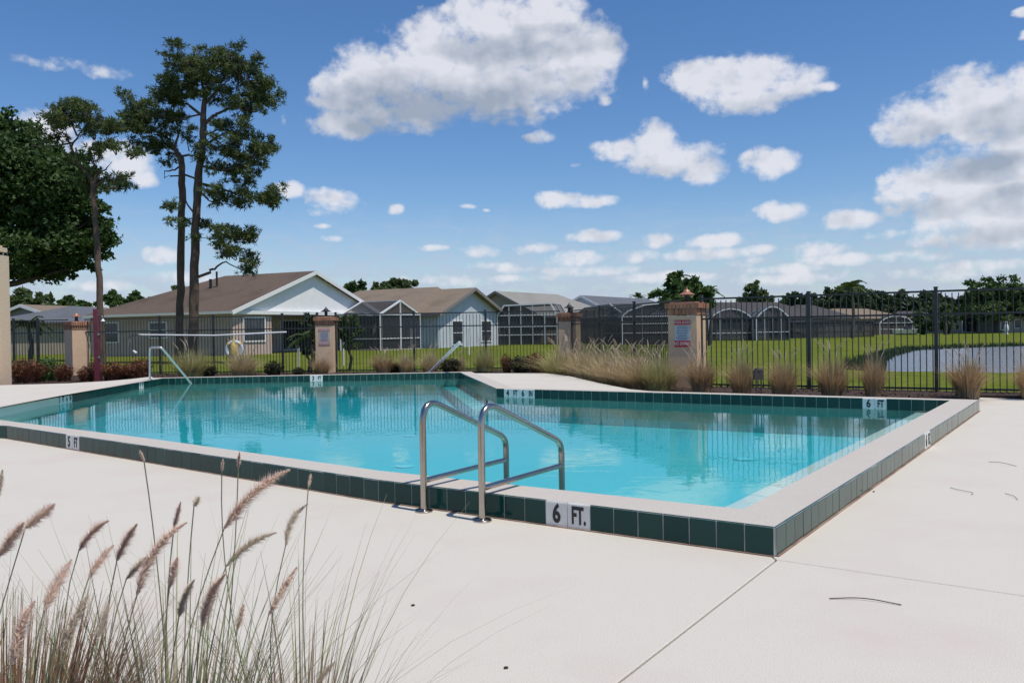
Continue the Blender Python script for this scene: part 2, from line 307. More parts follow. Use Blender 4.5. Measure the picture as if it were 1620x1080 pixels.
# tiles
TW=.152
def tile_mesh(mt,name,w=TW-.006,h=.148):
    m=MB(); x=w/2; t=.011; c=.007
    prof=[(0,0),(t,0),(t,h-c),(t-c*.6,h-c*.25),(t-c*1.3,h+.001),(0,h+.001)]
    k=len(prof); vs=[(sx,py_,pz) for sx in(-x,x) for (py_,pz) in prof]
    fs=[tuple(range(k)),tuple(reversed(range(k,2*k)))]+[((i+1)%k,i,k+i,k+(i+1)%k) for i in range(k)]
    m.add(vs,fs); return m.mesh(name,mt)
TM=[]
for v in (0,.35,.8): 
    me=tile_mesh(M['tile'],'tile'); me.attributes['var'].data.foreach_set('value',[v]*len(me.polygons)); TM.append(me)
TMw=tile_mesh(M['wtile'],'marker_tile')
def text_mesh(txt,size,bold=.012,sx=.8):
    cu=bpy.data.curves.new('txt','FONT'); cu.body=txt; cu.size=size; cu.align_x='CENTER'; cu.align_y='CENTER'; cu.extrude=.0012; cu.offset=bold*size; cu.resolution_u=3
    o=bpy.data.objects.new('tmp',cu); COL.objects.link(o); dg=bpy.context.evaluated_depsgraph_get(); me=bpy.data.meshes.new_from_object(o.evaluated_get(dg)); bpy.data.objects.remove(o)
    for v in me.vertices: v.co.x*=sx
    return me
TXT={}
def textm(t,size,mt,bold=.012,sx=.8):
    k=(t,size,mt.name)
    if k not in TXT:
        me=text_mesh(t,size,bold,sx); me.materials.clear(); me.materials.append(mt); TXT[k]=me
    return TXT[k]
rnd=random.Random(5)
def tiles(path,z0,marks):   # path of points; tile face looks to the right of travel; marks: {index:text}
    # equal tiles along each straight stretch
    idx=0; out=[]
    for p,q in zip(path[:-1],path[1:]):
        d=(q-p); d.z=0; Ln=d.length; a=d.normalized(); nrm=Vector((a.y,-a.x,0)); cnt=max(1,round(Ln/TW)); w=Ln/cnt
        for i in range(cnt):
            c=Vector((p.x,p.y,z0+rnd.uniform(-.0008,.0008)))+a*((i+.5)*w); sx=w/TW
            out.append((c+nrm*rnd.uniform(-.001,.0006),a,nrm,sx))
    proj=lambda c:(810+FPX*((c-Vector((0,0,EYE))).dot(rt))/((c-Vector((0,0,EYE))).dot(fw)))
    used={}
    for px,words in marks:
        j=min(range(len(out)),key=lambda i:abs(proj(out[i][0])-px))
        st=j-len(words)//2
        fl_=proj(out[j][0])>proj(out[max(0,j-1)][0])
        for k,wd_ in enumerate(words): used[st+k]=wd_
    for i,(c,a,nrm,sx) in enumerate(out):
        Mx=Matrix(((a.x*sx,nrm.x,0,c.x),(a.y*sx,nrm.y,0,c.y),(0,0,1,c.z),(0,0,0,1)))
        if i in used:
            t=inst('marker_tile',TMw,Mx,pool)
            if used[i]:
                f=c+nrm*.0125+Vector((0,0,.074)); Mt=Matrix(((-a.x*-1,0,nrm.x,f.x),(-a.y*-1,0,nrm.y,f.y),(0,1,0,f.z),(0,0,0,1)))
                lo=inst('lettering',textm(used[i],.150 if len(used[i])<2 else .140,M['ink'],.032,.74 if len(used[i])<2 else .54),Mt,t)
        else: inst('tile',TM[rnd.randrange(3)],Mx,pool)
fl_out=[outer[5],outer[6],outer[7],outer[8],K]
tiles(fl_out,0.0,[(914,['6','FT.']),(119,['5','FT'])])
tiles([K,Kr],0.0,[(1467,['6','FT.'])])
def rev(p,q): return [q,p]
tiles([Cc,B],0.0,[(828,['4','FT','6','IN']),(1390,['6','FT'])])
tiles([D,Cc],0.0,[])
tiles([Eo,D],0.0,[(501,['3','FT'])])
tiles([Fo,Eo],0.0,[(103,['3','FT','6','IN']),(226,['3','FT'])])
gr=MB()
for p,q,z0_,z1_ in [(p,q,.0,.146) for p,q in list(zip(fl_out[:-1],fl_out[1:]))+[(K,Kr)]]+[(p,q,-.01,.144) for p,q in ((Cc,B),(D,Cc),(Eo,D),(Fo,Eo))]:
    a=(q-p).normalized(); nr=Vector((a.y,-a.x,0)); gr.prism([shift(p,nr,-.03),shift(p,nr,.0085),shift(q,nr,.0085),shift(q,nr,-.03)][::-1],z0_,z1_)
gr.build('grout',M['grout'],pool)
# mottled brown bead of mortar along the foot of the curb
mb=MB()
for p,q in list(zip(fl_out[:-1],fl_out[1:]))+[(K,Kr)]:
    a=(q-p).normalized(); nr=Vector((a.y,-a.x,0)); mb.prism([shift(p,nr,-.05),shift(p,nr,.022),shift(q,nr,.022),shift(q,nr,-.05)][::-1],-.05,.006)
mb.build('mortar_bead',mat('brown_mortar',(.36,.24,.18),.95,c2=(.18,.11,.08),nscale=5),pool)
# ---------------- decks
K0=W(1225,880,0); la=(W(972,1080,0)-W(1224,886,0)).normalized(); lb=(W(1620,940,0)-W(1240,885,0)).normalized(); J=W(1228,885,0)
g_=.005
def slab(pts,z0,z1,parent):
    m=MB(); m.prism(pts,z0,z1); o=m.build('concrete_slab',M['deck'],parent)
    bv=o.modifiers.new('bevel','BEVEL'); bv.width=.004; bv.segments=1; bv.limit_method='ANGLE'; return o
deck=thing('deck',None,None,(0,3,0)); deck['kind']='structure'; del_=[deck.pop(k) for k in('category','label') if k in deck]
pa=Vector((-la.y,la.x,0)); 
if pa.x>0: pa=-pa      # left of joint A
pb=Vector((-lb.y,lb.x,0))
if pb.y<0: pb=-pb
def V(x,y): return Vector((x,y,0))
front_in=[shift(p,Vector((0,0,0)),0) for p in fl_out]
fi=[]
for i,p in enumerate(fl_out): 
    q=inner[[5,6,7,8,0][i]]; fi.append(Vector((p.x+(q.x-p.x)*.4,p.y+(q.y-p.y)*.4,0)))
end=J+la*9
def area(p): return sum(p[i-1].x*p[i].y-p[i].x*p[i-1].y for i in range(len(p)))
def slabp(pts,z0=-.12,z1=0.0):
    if area(pts)<0: pts=pts[::-1]
    return slab(pts,z0,z1,deck)
slabp([J+pa*g_,fi[4],fi[3],fi[2],fi[1],fi[0],V(fi[0].x-5,fi[0].y+.7),V(fi[0].x-5,-6),J+la*9+pa*g_])
slabp([J-pa*g_-pb*g_,J+la*9-pa*g_,V(14,-6),J+lb*14-pb*g_])
kin=Vector((K.x+(A.x-K.x)*.4,K.y+(A.y-K.y)*.4,0)); krin=Vector((Kr.x+(B.x-Kr.x)*.4,Kr.y+(B.y-Kr.y)*.4,0))
bedR=[W(1548,628.5,0),W(1620,630.5,0),W(1760,634.5,0),W(2000,643,0)]
slabp([J+pb*g_,kin,krin]+bedR+[J+lb*14+pb*g_])
# upper decks, flush with the coping
bedL=[(-60,612),(0,609),(60,607.5),(110,606),(170,602.5),(205,599.5),(240,595.6)]
zd=ZT-.005
ptsL=[W(x,y,zd) for x,y in bedL]
slabp([shift(outer[4],Vector((0,0,0)),0)]+[]+[ptsL[i] for i in range(6,-1,-1)]+[Vector((-22,16,0)),Vector((-22,9.3,0)),Vector((outer[5].x-.3,outer[5].y+.5,0)),outer[5]+Vector((.02,.15,0))] if False else [ptsL[6],ptsL[5],ptsL[4],ptsL[3],ptsL[2],ptsL[1],ptsL[0],Vector((-24,ptsL[0].y,0)),Vector((-24,10.5,0)),Vector((outer[5].x,outer[5].y+.05,0)),outer[4]],-.1,zd)
bedM=[(748,590.2),(800,589.3),(861,590),(898,594),(947,605.5),(997,615.5),(1040,619.3),(1075,621)]
ptsM=[W(x,y,zd) for x,y in bedM]
oc=off(B,Cc,D,.30)
oC=outer[2]; oD=outer[3]
slabp([oC,oD]+ptsM,-.1,zd)
# ---------------- fence line, planting bed, lawn, pond
P1=Vector((-13.0,25.5,0)); P2=Vector((-5.28,24.3,0)); P3=Vector((1.65,24.4,0)); P4=Vector((3.32,16.15,0)); P5=Vector((8.04,13.35,0)); P6=P4+(P5-P4)*2.6; P0=Vector((-24,27.0,0))
FL=[P0+Vector((-20,2,0)),P0,P1,P2,P3,P4,P6]
def offl(pts,d):
    out=[]
    for i,p in enumerate(pts):
        a=(p-pts[i-1]).normalized() if i else (pts[1]-p).normalized(); b=(pts[i+1]-p).normalized() if i<len(pts)-1 else a
        n1_=Vector((-a.y,a.x,0)); n2_=Vector((-b.y,b.x,0)); m=(n1_+n2_).normalized(); out.append(p+m*(d/max(.35,m.dot(n1_))))
    return out
back=offl(FL,.28)
bed=MB(); 
fr=[Vector((-44,ptsL[0].y,0)),Vector((-24,ptsL[0].y,0))]+ptsL[:6]+[outer[4],outer[3]]+ptsM[:]+[outer[1]]+bedR
bp_=fr+back[::-1]
if area(bp_)<0: bp_=bp_[::-1]
bed.prism([(p.x,p.y) for p in bp_],-.6,.035); bedo=bed.build('planting_bed',M['mulch'],None,kind='structure'); bedo['label']='strip of dark brown mulch along the black fence'
def inpoly(x,y,P):
    c=False; n=len(P)
    for i in range(n):
        a,b=P[i-1],P[i]
        if (a[1]>y)!=(b[1]>y) and x<(b[0]-a[0])*(y-a[1])/(b[1]-a[1])+a[0]: c=not c
    return c
def dseg(x,y,a,b):
    dx,dy=b[0]-a[0],b[1]-a[1]; t=max(0,min(1,((x-a[0])*dx+(y-a[1])*dy)/(dx*dx+dy*dy+1e-9))); return math.hypot(x-a[0]-t*dx,y-a[1]-t*dy)
ZP=-.36
pond=[W(x,y,ZP) for x,y in [(1372,581),(1392,588),(1430,592.5),(1520,594),(1620,595),(1900,600)]]+[Vector((48,27,0)),Vector((70,45,0)),Vector((66,62,0))]+[W(x,y,ZP) for x,y in [(1900,540),(1620,545.5),(1520,548.5),(1440,552),(1405,560),(1375,571)]]
pondp=[(p.x,p.y) for p in pond]
site=[(p.x,p.y) for p in back]+[(30,-30),(-60,-30)]
def gz(x,y):
    z=-.10-.0016*max(0,min(x,80))*min(1,max(0,(y-15)/60))
    if y>20 and x>0: z-=.10*min(1,max(0,x-6)/10)*min(1,max(0,y-16)/8)
    z+=.03*math.sin(x*.23+1)*math.sin(y*.19)
    return z
def terr(x,y):
    if inpoly(x,y,site) and min(dseg(x,y,back[i],back[i+1]) for i in range(len(back)-1))>1.0: return -1.4
    z=gz(x,y)
    if 6<x<80 and 18<y<75:
        d=min(dseg(x,y,pondp[i-1],pondp[i]) for i in range(len(pondp)))
        if inpoly(x,y,pondp): z=ZP-.02-min(.8,d*.5)
        else:
            t=min(1,d/2.2); z=(ZP-.01)*(1-t)+z*t
    return z
xs=[-2500,-1200,-600,-300,-180]+[-120+2.4*i for i in range(42)]+[-19+.8*i for i in range(75)]+[41.5+2*i for i in range(30)]+[110,140,200,300,600,1200,2500]
ys=[-60,-20,0,6]+[10+.7*i for i in range(60)]+[52+1.2*i for i in range(45)]+[108+4*i for i in range(20)]+[200,260,400,700,1400,3000,6000]
vs=[(x,y,terr(x,y)) for y in ys for x in xs]; nx=len(xs)
mb=MB(); mb.add(vs,[(j*nx+i,j*nx+i+1,(j+1)*nx+i+1,(j+1)*nx+i) for j in range(len(ys)-1) for i in range(nx-1)])
M['lawn']=mat('lawn_grass',(.145,.175,.022),.95,c2=(.080,.110,.014),nscale=3.0,ndet=8,bump=1,bscale=14,c3=(.20,.19,.05),n3scale=.25,spec=.02)
lawn=mb.build('lawn',M['lawn'],None,True,kind='structure')
mb=MB(); mb.add([(p.x,p.y,ZP+.01) for p in offl(pond+[pond[0]],-1.0)[:-1]],[tuple(range(len(pond)))]); po=mb.build('pond_water',M['pond'],None,kind='structure'); po['label']='still grey-blue pond beyond the fence'
# mulch chips
rn=random.Random(11)
mb=MB(); bpl=[(p.x,p.y) for p in bp_]
cnt=0
while cnt<9000:
    x=rn.uniform(-14,9); y=rn.uniform(12.3,26)
    if not inpoly(x,y,bpl): continue
    cnt+=1; a=rn.uniform(0,6.28); s=rn.uniform(.015,.05); w=s*rn.uniform(.2,.5); zt=.036+rn.uniform(0,.02); dx,dy=math.cos(a),math.sin(a); t=rn.uniform(-.015,.02)
    mb.add([(x-dx*s-dy*w,y-dy*s+dx*w,zt-t),(x+dx*s-dy*w,y+dy*s+dx*w,zt+t),(x+dx*s+dy*w,y+dy*s-dx*w,zt+t+.004),(x-dx*s+dy*w,y-dy*s-dx*w,zt-t)],[(0,1,2,3)],rn.random())
mc=mb.build('mulch_chips',M['chip'],None,kind='stuff'); tag(mc,'loose brown mulch chips scattered over the planting bed','mulch')
# fallen needles and specks on the near deck
def lit(px,py,pts,label,cat,name,r=.0022):
    P=[W(x,y,.004+ (0.006 if 0<i<len(pts)-1 else 0)) for i,(x,y) in enumerate(pts)]
    m=MB(); m.tube(fillet(P,.3,6),[r]*len(fillet(P,.3,6)),5); o=m.build(name,M['needle']); tag(o,label,cat)
M['needle']=mat('dry_needle',(.05,.035,.025),.9)
lit(0,0,[(1312,946),(1365,944),(1426,956)],'long curved dark pine needle lying alone on the near right slab','pine needle','pine_needle')
lit(0,0,[(1503,771),(1520,775),(1541,779),(1537,782)],'faint pine needle lying on the deck right of the raised curb','pine needle','pine_needle',.0016)
lit(0,0,[(1564,730),(1585,731),(1608,737)],'pine needle farthest from the camera on the right deck','pine needle','pine_needle',.0018)
lit(0,0,[(1590,780),(1605,784),(1610,790)],'short curled pine needle near the right edge of the deck','pine needle','pine_needle',.0016)
for (px,py,lb_) in ((653,958,'tiny dark leaf scrap on the slab below the ladder'),(1382,778,'small black pebble beside the foot of the right curb'),(800,1057,'thin dark leaf scrap at the bottom edge of the deck')):
    p=W(px,py,0); m=MB().box((p.x,p.y,.004),(.012,.007,.006),(Vector((.8,.6,0)),Vector((-.6,.8,0)),Vector((0,0,1)))); m.lathe((p.x+.004,p.y,.001),[(.004,0),(.006,.004),(.002,.007)],7); o=m.build('leaf_scrap' if 'leaf' in lb_ else 'pebble',M['needle']); tag(o,lb_,'debris')
# ---------------- ladder rails
bdir=Vector((.583,.812,0))
def grab(px,py,label):
    p=W(px,py,0); t=thing('ladder_rail',label,'handrail',p,'pair of steel grab rails of the pool ladder')
    X=lambda l,z:Vector((p.x+bdir.x*l,p.y+bdir.y*l,z))
    pts=fillet([X(0,.005),X(0.0,.72),X(.13,.70),X(.86,.42),X(.92,.30),X(.92,-.5)][:0]+[X(0,.005),X(.0,.74),X(.90,.375),X(.90,-.5)],[.13,.12],12)
    MB().tube(pts,.0215,20).build('rail',M['steel'],t,True)
    MB().tube([X(.015,.20),X(.89,.215)],.0175,16).build('crossbar',M['steel'],t,True)
    MB().lathe((p.x,p.y,0),[(.056,.0),(.056,.008),(.050,.014),(.030,.018),(.024,.022)],28).build('base_flange',M['steel'],t,True)
    return t
grab(671,809,'left steel grab rail of the ladder at the near curb')
grab(763.5,824,'right steel grab rail of the ladder, closer to the 6 FT. tiles')
# stair rails at the far side
t=thing('stair_rail','silver stair handrail dipping into the water at the far left of the pool','handrail',W(237,600,ZT))
a=WD(237,600,19.6); a.z=ZT; b=WD(237,550,19.6); c=WD(255,549,19.3); d=W(303,607,0)
MB().tube(fillet([a,b,c,d+(d-c)*.05],[.06,.06],6),.024,12).build('rail',M['satin'],t,True)
MB().lathe(a,[(.06,0),(.06,.012),(.03,.02)],16).build('base_flange',M['satin'],t,True)
M['railwhite']=mat('bright_white_rail',(.92,.88,.84),.35)
t=thing('stair_rail','white diagonal stair handrail rising from the water by the far steps','handrail',W(672,597,ZW))
b=WD(727,542,20.6); a=W(670,599,-.1)
MB().tube([a,b,b+(b-a).normalized()*.03+Vector((0,0,-.02))],.042,12).build('rail',M['railwhite'],t,True)
MB().tube([a+(b-a)*.04,a+(b-a)*.04+Vector((0,0,-.5))],.030,12).build('support',M['railwhite'],t,True)
# ---------------- pillars
fd=(P5-P4).normalized(); fn=Vector((fd.y,-fd.x,0))
def pillar(p,rz,label,H=1.62,w=.50,lamp='copper'):
    t=thing('brick_capped_pillar',label,'pillar',(p.x,p.y,0),'stucco pillars along the pool fence',rz)
    c,s=math.cos(rz),math.sin(rz); X=Vector((c,s,0)); Y=Vector((-s,c,0)); Z=Vector((0,0,1)); ax=(X,Y,Z)
    q=Vector((p.x,p.y,0))
    MB().box(q+Z*(H-.24)/2,(w,w,H-.24),ax).build('shaft',M['stucco'],t)
    MB().box(q+Z*(H-.11),(w-.03,w-.03,.22),ax).build('mortar_core',M['grout'],t)
    for lev,(z,o_,hh) in enumerate(((H-.172,.012,.115),(H-.055,.05,.105))):
        n=7; W2=w/2+o_; 
        for side in range(4):
            A1=[X,Y,-X,-Y][side]; A2=[Y,-X,-Y,X][side]
            cnt=8 if lev==0 else 9; st=2*W2/cnt
            for i in range(cnt):
                ps=-W2+(i+.5)*st
                if side in(1,3) and (i==0 or i==cnt-1) : continue
                m=MB().box(q+A1*(W2-.05)+A2*ps+Z*(z+rnd.uniform(-.002,.002)),(.10+rnd.uniform(-.006,.004),st-.010,hh-.008),(A1,A2,Z),rnd.random()); m.build('brick',M['brick'],t)
    MB().box(q+Z*(H+.008),(w-.05,w-.05,.02),ax).build('cap_slab',M['brick'],t)
    l=MB().lathe(q+Z*(H+.018),[(.07,0),(.07,.02),(.045,.03),(.045,.13)],14).build('lamp',M['dark'],t,True)
    MB().lathe(q+Z*(H+.018),[(.045,.13),(.15,.135),(.152,.145),(.07,.185),(.06,.215),(.03,.235),(.012,.25),(.015,.275),(.004,.285)],18).build('lamp_hood',M['copper'] if lamp=='copper' else M['dark'],l,True)
    return t
rz4=math.atan2(fd.y,fd.x)
T4=pillar(P4,rz4,'tan pillar with red rules sign nearest the pond, its lamp hood copper',w=.55)
T3=pillar(P3,R(-20),'pillar half hidden behind the tall grasses in front of the screened patios',lamp='d')
T2=pillar(P2,R(-2),'pillar with a faded pool sign in front of the white gable house',lamp='d')
T1=pillar(P1,R(-38),'pillar farthest left, beside the maroon shower post',lamp='copper')
# signs
M['red']=mat('sign_red',(.50,.03,.05),.5); M['signbody']=mat('sign_white',(.50,.55,.58),.45,c2=(.42,.47,.5),nscale=8); M['faded']=mat('faded_sign',(.40,.42,.46),.6,c2=(.45,.40,.38),nscale=5); M['pink']=mat('faded_red',(.42,.20,.20),.6); M['signtext']=mat('sign_print',(.62,.60,.56),.6); M['signgrey']=mat('grey_print',(.12,.14,.17),.6)
def sign(px,D0,z0,z1,wd_,nr,label,red,body,tx,h1='POOL RULES',h2='NO DIVING'):
    X=Vector((-nr.y,nr.x,0)); Z=Vector((0,0,1)); c=px
    t=thing('rules_sign',label,'sign',(c.x,c.y,z0))
    H_=z1-z0; ax=(X,nr,Z)
    MB().box(c+Z*(z0+H_*.46),(wd_*.94,.006,H_*.66),ax).build('sign_panel',body,t)
    a=MB().box(c+Z*(z1-.045),(wd_,.012,.085),ax).build('header_band',red,t)
    b=MB().box(c+Z*(z0+.055),(wd_,.012,.12),ax).build('footer_band',red,t)
    def tx_(s,zc,size,mt,par,sx):
        f=c+nr*.0075+Z*zc; Mt=Matrix(((X.x,0,nr.x,f.x),(X.y,0,nr.y,f.y),(0,1,0,f.z),(0,0,0,1))); inst('lettering',textm(s,size,mt,.01,sx),Mt,par)
    tx_(h1,z1-.045,.062,tx,a,.85); tx_(h2,z0+.055,.085,tx,b,.72)
    lines=['POOL HOURS DAWN TO DUSK','NO LIFEGUARD ON DUTY','SHOWER BEFORE ENTERING','NO FOOD OR GLASS','NO ANIMALS IN POOL','BATHING LOAD 28','SWIM AT OWN RISK']
    pn=MB()
    k=0
    rr=random.Random(3)
    for i in range(9):     # lines of small print too fine to read
        w_=wd_*rr.uniform(.55,.84); zz=z1-.12-i*(H_*.66-.06)/9; pn.box(c+nr*.0042+Z*zz,(w_,.001,.010),ax)
    pn.build('small_print',M['signgrey'],t)
ncam=-fn if fn.y>0 else fn
sp4=P4+ncam*(.275+.004)+Vector((-ncam.y,ncam.x,0))*0.0; 
sign(sp4,0,.80,1.30,.31,ncam,'rules sign with bright red bands on the pillar nearest the pond',M['red'],M['signbody'],M['signtext'])
n2v=Vector((math.sin(R(-2)),-math.cos(R(-2)),0)); n2v=Vector((-math.sin(R(2)),-math.cos(R(2)),0))
sign(P2+n2v*.254,0,.83,1.30,.32,n2v,'sun-faded rules sign on the pillar before the white gable house',M['pink'],M['faded'],M['signtext'])
# ---------------- fences
pk=MB().box((0,0,.84),(.015,.015,1.62)).mesh('picket',M['black'])
def fence(a,b,label,posts,pz=1.7,gap=.095):
    t=thing('metal_fence',label,'fence',(a.x,a.y,0),'black metal fence around the pool')
    d=(b-a); Ln=d.length; d.normalize(); rz=math.atan2(d.y,d.x); n=int(Ln/gap); ax=(d,Vector((-d.y,d.x,0)),Vector((0,0,1)))
    for i in range(1,n):
        q=a+d*(i*Ln/n); inst('picket',pk,Matrix.Translation((q.x,q.y,0))@Matrix.Rotation(rz,4,'Z'),t)
    for z in (.09,1.31,pz-.015):
        MB().box((a+b)/2+Vector((0,0,z)),(Ln,.026,.032),ax).build('rail',M['black'],t)
    for s in posts:
        q=a+d*(s*Ln); 
        MB().box(q+Vector((0,0,(pz+.04)/2)),(.055,.055,pz+.04),ax).box(q+Vector((0,0,pz+.05)),(.066,.066,.02),ax).build('post',M['black'],t)
    return t
def sx(a,b,px):   # parameter along a-b of the point seen at column px
    lo,hi=0,1
    f=lambda s:(lambda c:810+FPX*((c-Vector((0,0,EYE))).dot(rt))/((c-Vector((0,0,EYE))).dot(fw)))(a+(b-a)*s+Vector((0,0,1)))
    for _ in range(40):
        m=(lo+hi)/2
        if f(m)<px: lo=m
        else: hi=m
    return lo
def inset(a,b,m=.27): d=(b-a).normalized(); return a+d*m,b-d*m
a,b=inset(P4,P6); fence(a,b,'tall black picket fence in front of the pond',[0.0,sx(a,b,1280),sx(a,b,1481),sx(a,b,1760)])
a,b=inset(P3,P4); fence(a,b,'fence stretch behind the mass of tan grasses',[0.0,.33,.66])
a,b=inset(P2,P3); fence(a,b,'fence stretch before the screened patios and blue-grey house',[0.0,sx(a,b,655),sx(a,b,768)])
a,b=inset(P1,P2); fence(a,b,'fence stretch carrying the life ring',[sx(a,b,253),sx(a,b,338),sx(a,b,447),1.0])
a,b=inset(P0,P1); fence(a,b,'fence stretch left of the farthest pillar',[sx(a,b,22),sx(a,b,60)])
# life ring and rescue pole hanging on the fence
c=WD(371,553,24.35); t=thing('life_ring','white life ring hung with a yellow rescue bag on the fence','life ring',c)
vs=[];fs=[];n1=28;n2_=10
for i in range(n1):
    a_=2*math.pi*i/n1
    for j in range(n2_):
        b_=2*math.pi*j/n2_; r=.225+.052*math.cos(b_); vs.append((c.x+r*math.cos(a_),c.y+.05*math.sin(b_),c.z+r*math.sin(a_)))
for i in range(n1):
    for j in range(n2_): fs.append((i*n2_+j,((i+1)%n1)*n2_+j,((i+1)%n1)*n2_+(j+1)%n2_,i*n2_+(j+1)%n2_))
MB().add(vs,fs).build('ring',mat('ring_vinyl',(.55,.62,.68),.5,c2=(.48,.54,.6),nscale=4),t,True)
M['yellow']=mat('yellow_rope',(.62,.47,.12),.8,c2=(.5,.38,.1),nscale=20)
MB().lathe(c+Vector((0,-.09,-.21)),[(.05,0),(.09,.06),(.085,.25),(.07,.36),(.035,.42),(.03,.5),(.01,.52)],12).build('rescue_bag',M['yellow'],t,True)
for k in range(4):
    a_=R(45+90*k); q=c+Vector((.225*math.cos(a_),0,.225*math.sin(a_)))
    MB().lathe((0,0,-.03),[(.058,0),(.058,.06)],14).build('strap',M['yellow'],t)
    o=COL.objects[-1]; o.matrix_basis=Matrix.Translation(q)@Matrix.Rotation(R(90)-a_ if 0 else -a_+R(90),4,'Y')@Matrix.Rotation(0,4,'Z'); o.scale=(1,1,1)
    o.matrix_basis=Matrix.Translation(q)@Matrix.Rotation(-a_,4,'Y')
t=thing('rescue_pole','long white rescue pole with a bent hook hung along the fence','rescue pole',WD(330,530,24.6))
MB().tube([WD(219,529.5,24.75),WD(340,530.6,24.45),WD(453,525.2,24.15)],.024,8).build('pole',M['whitepaint'],t,True)
MB().tube(fillet([WD(222,529.5,24.7),WD(206,531,24.7),WD(203,549,24.7),WD(212,557,24.7)],.14,6),.014,8).build('hook',M['steel'],t,True)
MB().tube([WD(211,555,24.68),WD(216,558.5,24.68)],.035,8).build('hook_tip',M['whitepaint'],t,True)
# shower post
p=W(153,599,.03); p=Vector((WD(152,500,21.5).x,21.5,0)); t=thing('shower_post','slim maroon shower post standing left of the pool','shower post',p)
M['maroon']=mat('maroon_paint',(.16,.03,.05),.45,c2=(.12,.025,.04),nscale=4)
MB().box(p+Vector((0,0,.93)),(.105,.105,1.86)).build('post',M['maroon'],t)
MB().tube(fillet([p+Vector((.05,0,1.66)),p+Vector((.16,-.02,1.70)),p+Vector((.19,-.04,1.60))],.05,5),.012,8).build('shower_arm',M['steel'],t,True)
MB().lathe(p+Vector((.19,-.04,1.55)),[(.05,0),(.045,.02),(.015,.06)],12).build('shower_head',M['whitepaint'],t,True)
for z in (1.2,.62): MB().lathe(p+Vector((.065,-.03,z)),[(.025,0),(.03,.03),(.02,.06)],10).build('valve',M['steel'],t,True)
# stucco column at the left edge
q=W(0,619,ZT); D0=18.7; xr=WD(17,500,19.2).x
t=thing('stucco_column','tall cream stucco column with a rounded cap at the left edge','column',(xr-.5,D0,0))
MB().box((xr-.45,D0+.15,1.55),(.62,.4,3.1)).box((xr-.10,D0+.3,1.5),(.2,.36,3.0)).build('shaft',M['column'],t)
MB().box((xr-.42,D0+.15,3.13),(.80,.62,.1)).box((xr-.42,D0+.15,3.2),(.66,.5,.06)).build('cap',M['column'],t)
MB().tube([(xr-.24,D0+.1,3.22),(xr-.24,D0+.1,3.5)],.012,6).build('rod',M['steel'],t)
# pump box
p=WD(1200,600,12.75); t=thing('utility_box','small brown metal utility box on two short posts inside the fence','utility box',(p.x,p.y,.03))
M['brownmetal']=mat('weathered_brown_metal',(.07,.045,.035),.7,c2=(.04,.028,.022),nscale=12)
MB().box((p.x,p.y,.43),(.13,.10,.14)).lathe((p.x,p.y,.50),[(.065,0),(.055,.03),(.01,.04)],12).build('box',M['brownmetal'],t)
for s in (-.035,.04): MB().tube([(p.x+s,p.y,.0),(p.x+s,p.y,.37)],.011,8).build('post',M['brownmetal'],t)
for (px,y0,y1,Dd,lb_) in ((472,572,541,30,'white stake standing in the lawn just left of the faded-sign pillar'),(543,560,537,33,'white stake in the lawn right of the faded-sign pillar'),(742,550,520,45,'white stake before the blue-grey house')):
    a=WD(px,y0,Dd); a.z=gz(a.x,a.y)-.05; b=WD(px,y1,Dd); m=MB(); m.tube([a,b],.035,8); m.lathe(b,[(.045,0),(.045,.03),(.01,.05)],8); o=m.build('marker_stake',M['whitepaint']); tag(o,lb_,'stake')
# ---------------- houses
M['white_siding']=mat('white_siding',(.86,.855,.84),.7,c2=(.80,.80,.79),nscale=2)
M['lav']=mat('pinkish_stucco',(.56,.43,.36),.9,c2=(.48,.37,.31),nscale=2)
M['bluehouse']=mat('pale_blue_siding',(.56,.60,.64),.8,c2=(.5,.54,.58),nscale=2)
M['beige']=mat('beige_stucco',(.40,.34,.26),.9,c2=(.34,.29,.22),nscale=1)
M['greywall']=mat('grey_stucco',(.30,.30,.29),.9,c2=(.24,.24,.24),nscale=1)
def roofm(name,c,c2,c3): return mat(name,c,.95,c2=c2,nscale=9,ndet=5,c3=c3,n3scale=.35,bump=.6,bscale=12,spec=.1)
M['roof_brown']=roofm('brown_shingle',(.155,.115,.09),(.115,.088,.07),(.065,.052,.043))
M['roof_tan']=roofm('tan_shingle',(.25,.20,.15),(.19,.15,.115),(.13,.10,.08))
M['roof_grey']=roofm('pale_grey_shingle',(.30,.29,.26),(.25,.24,.22),(.22,.21,.19))
M['roof_slate']=roofm('slate_shingle',(.15,.16,.18),(.11,.12,.135),(.10,.10,.11))
M['roof_dark']=roofm('dark_shingle',(.09,.085,.085),(.06,.055,.055),(.05,.05,.05))
M['trim']=mat('white_trim',(.78,.78,.76),.5)
M['darktrim']=mat('grey_trim',(.22,.20,.18),.6)
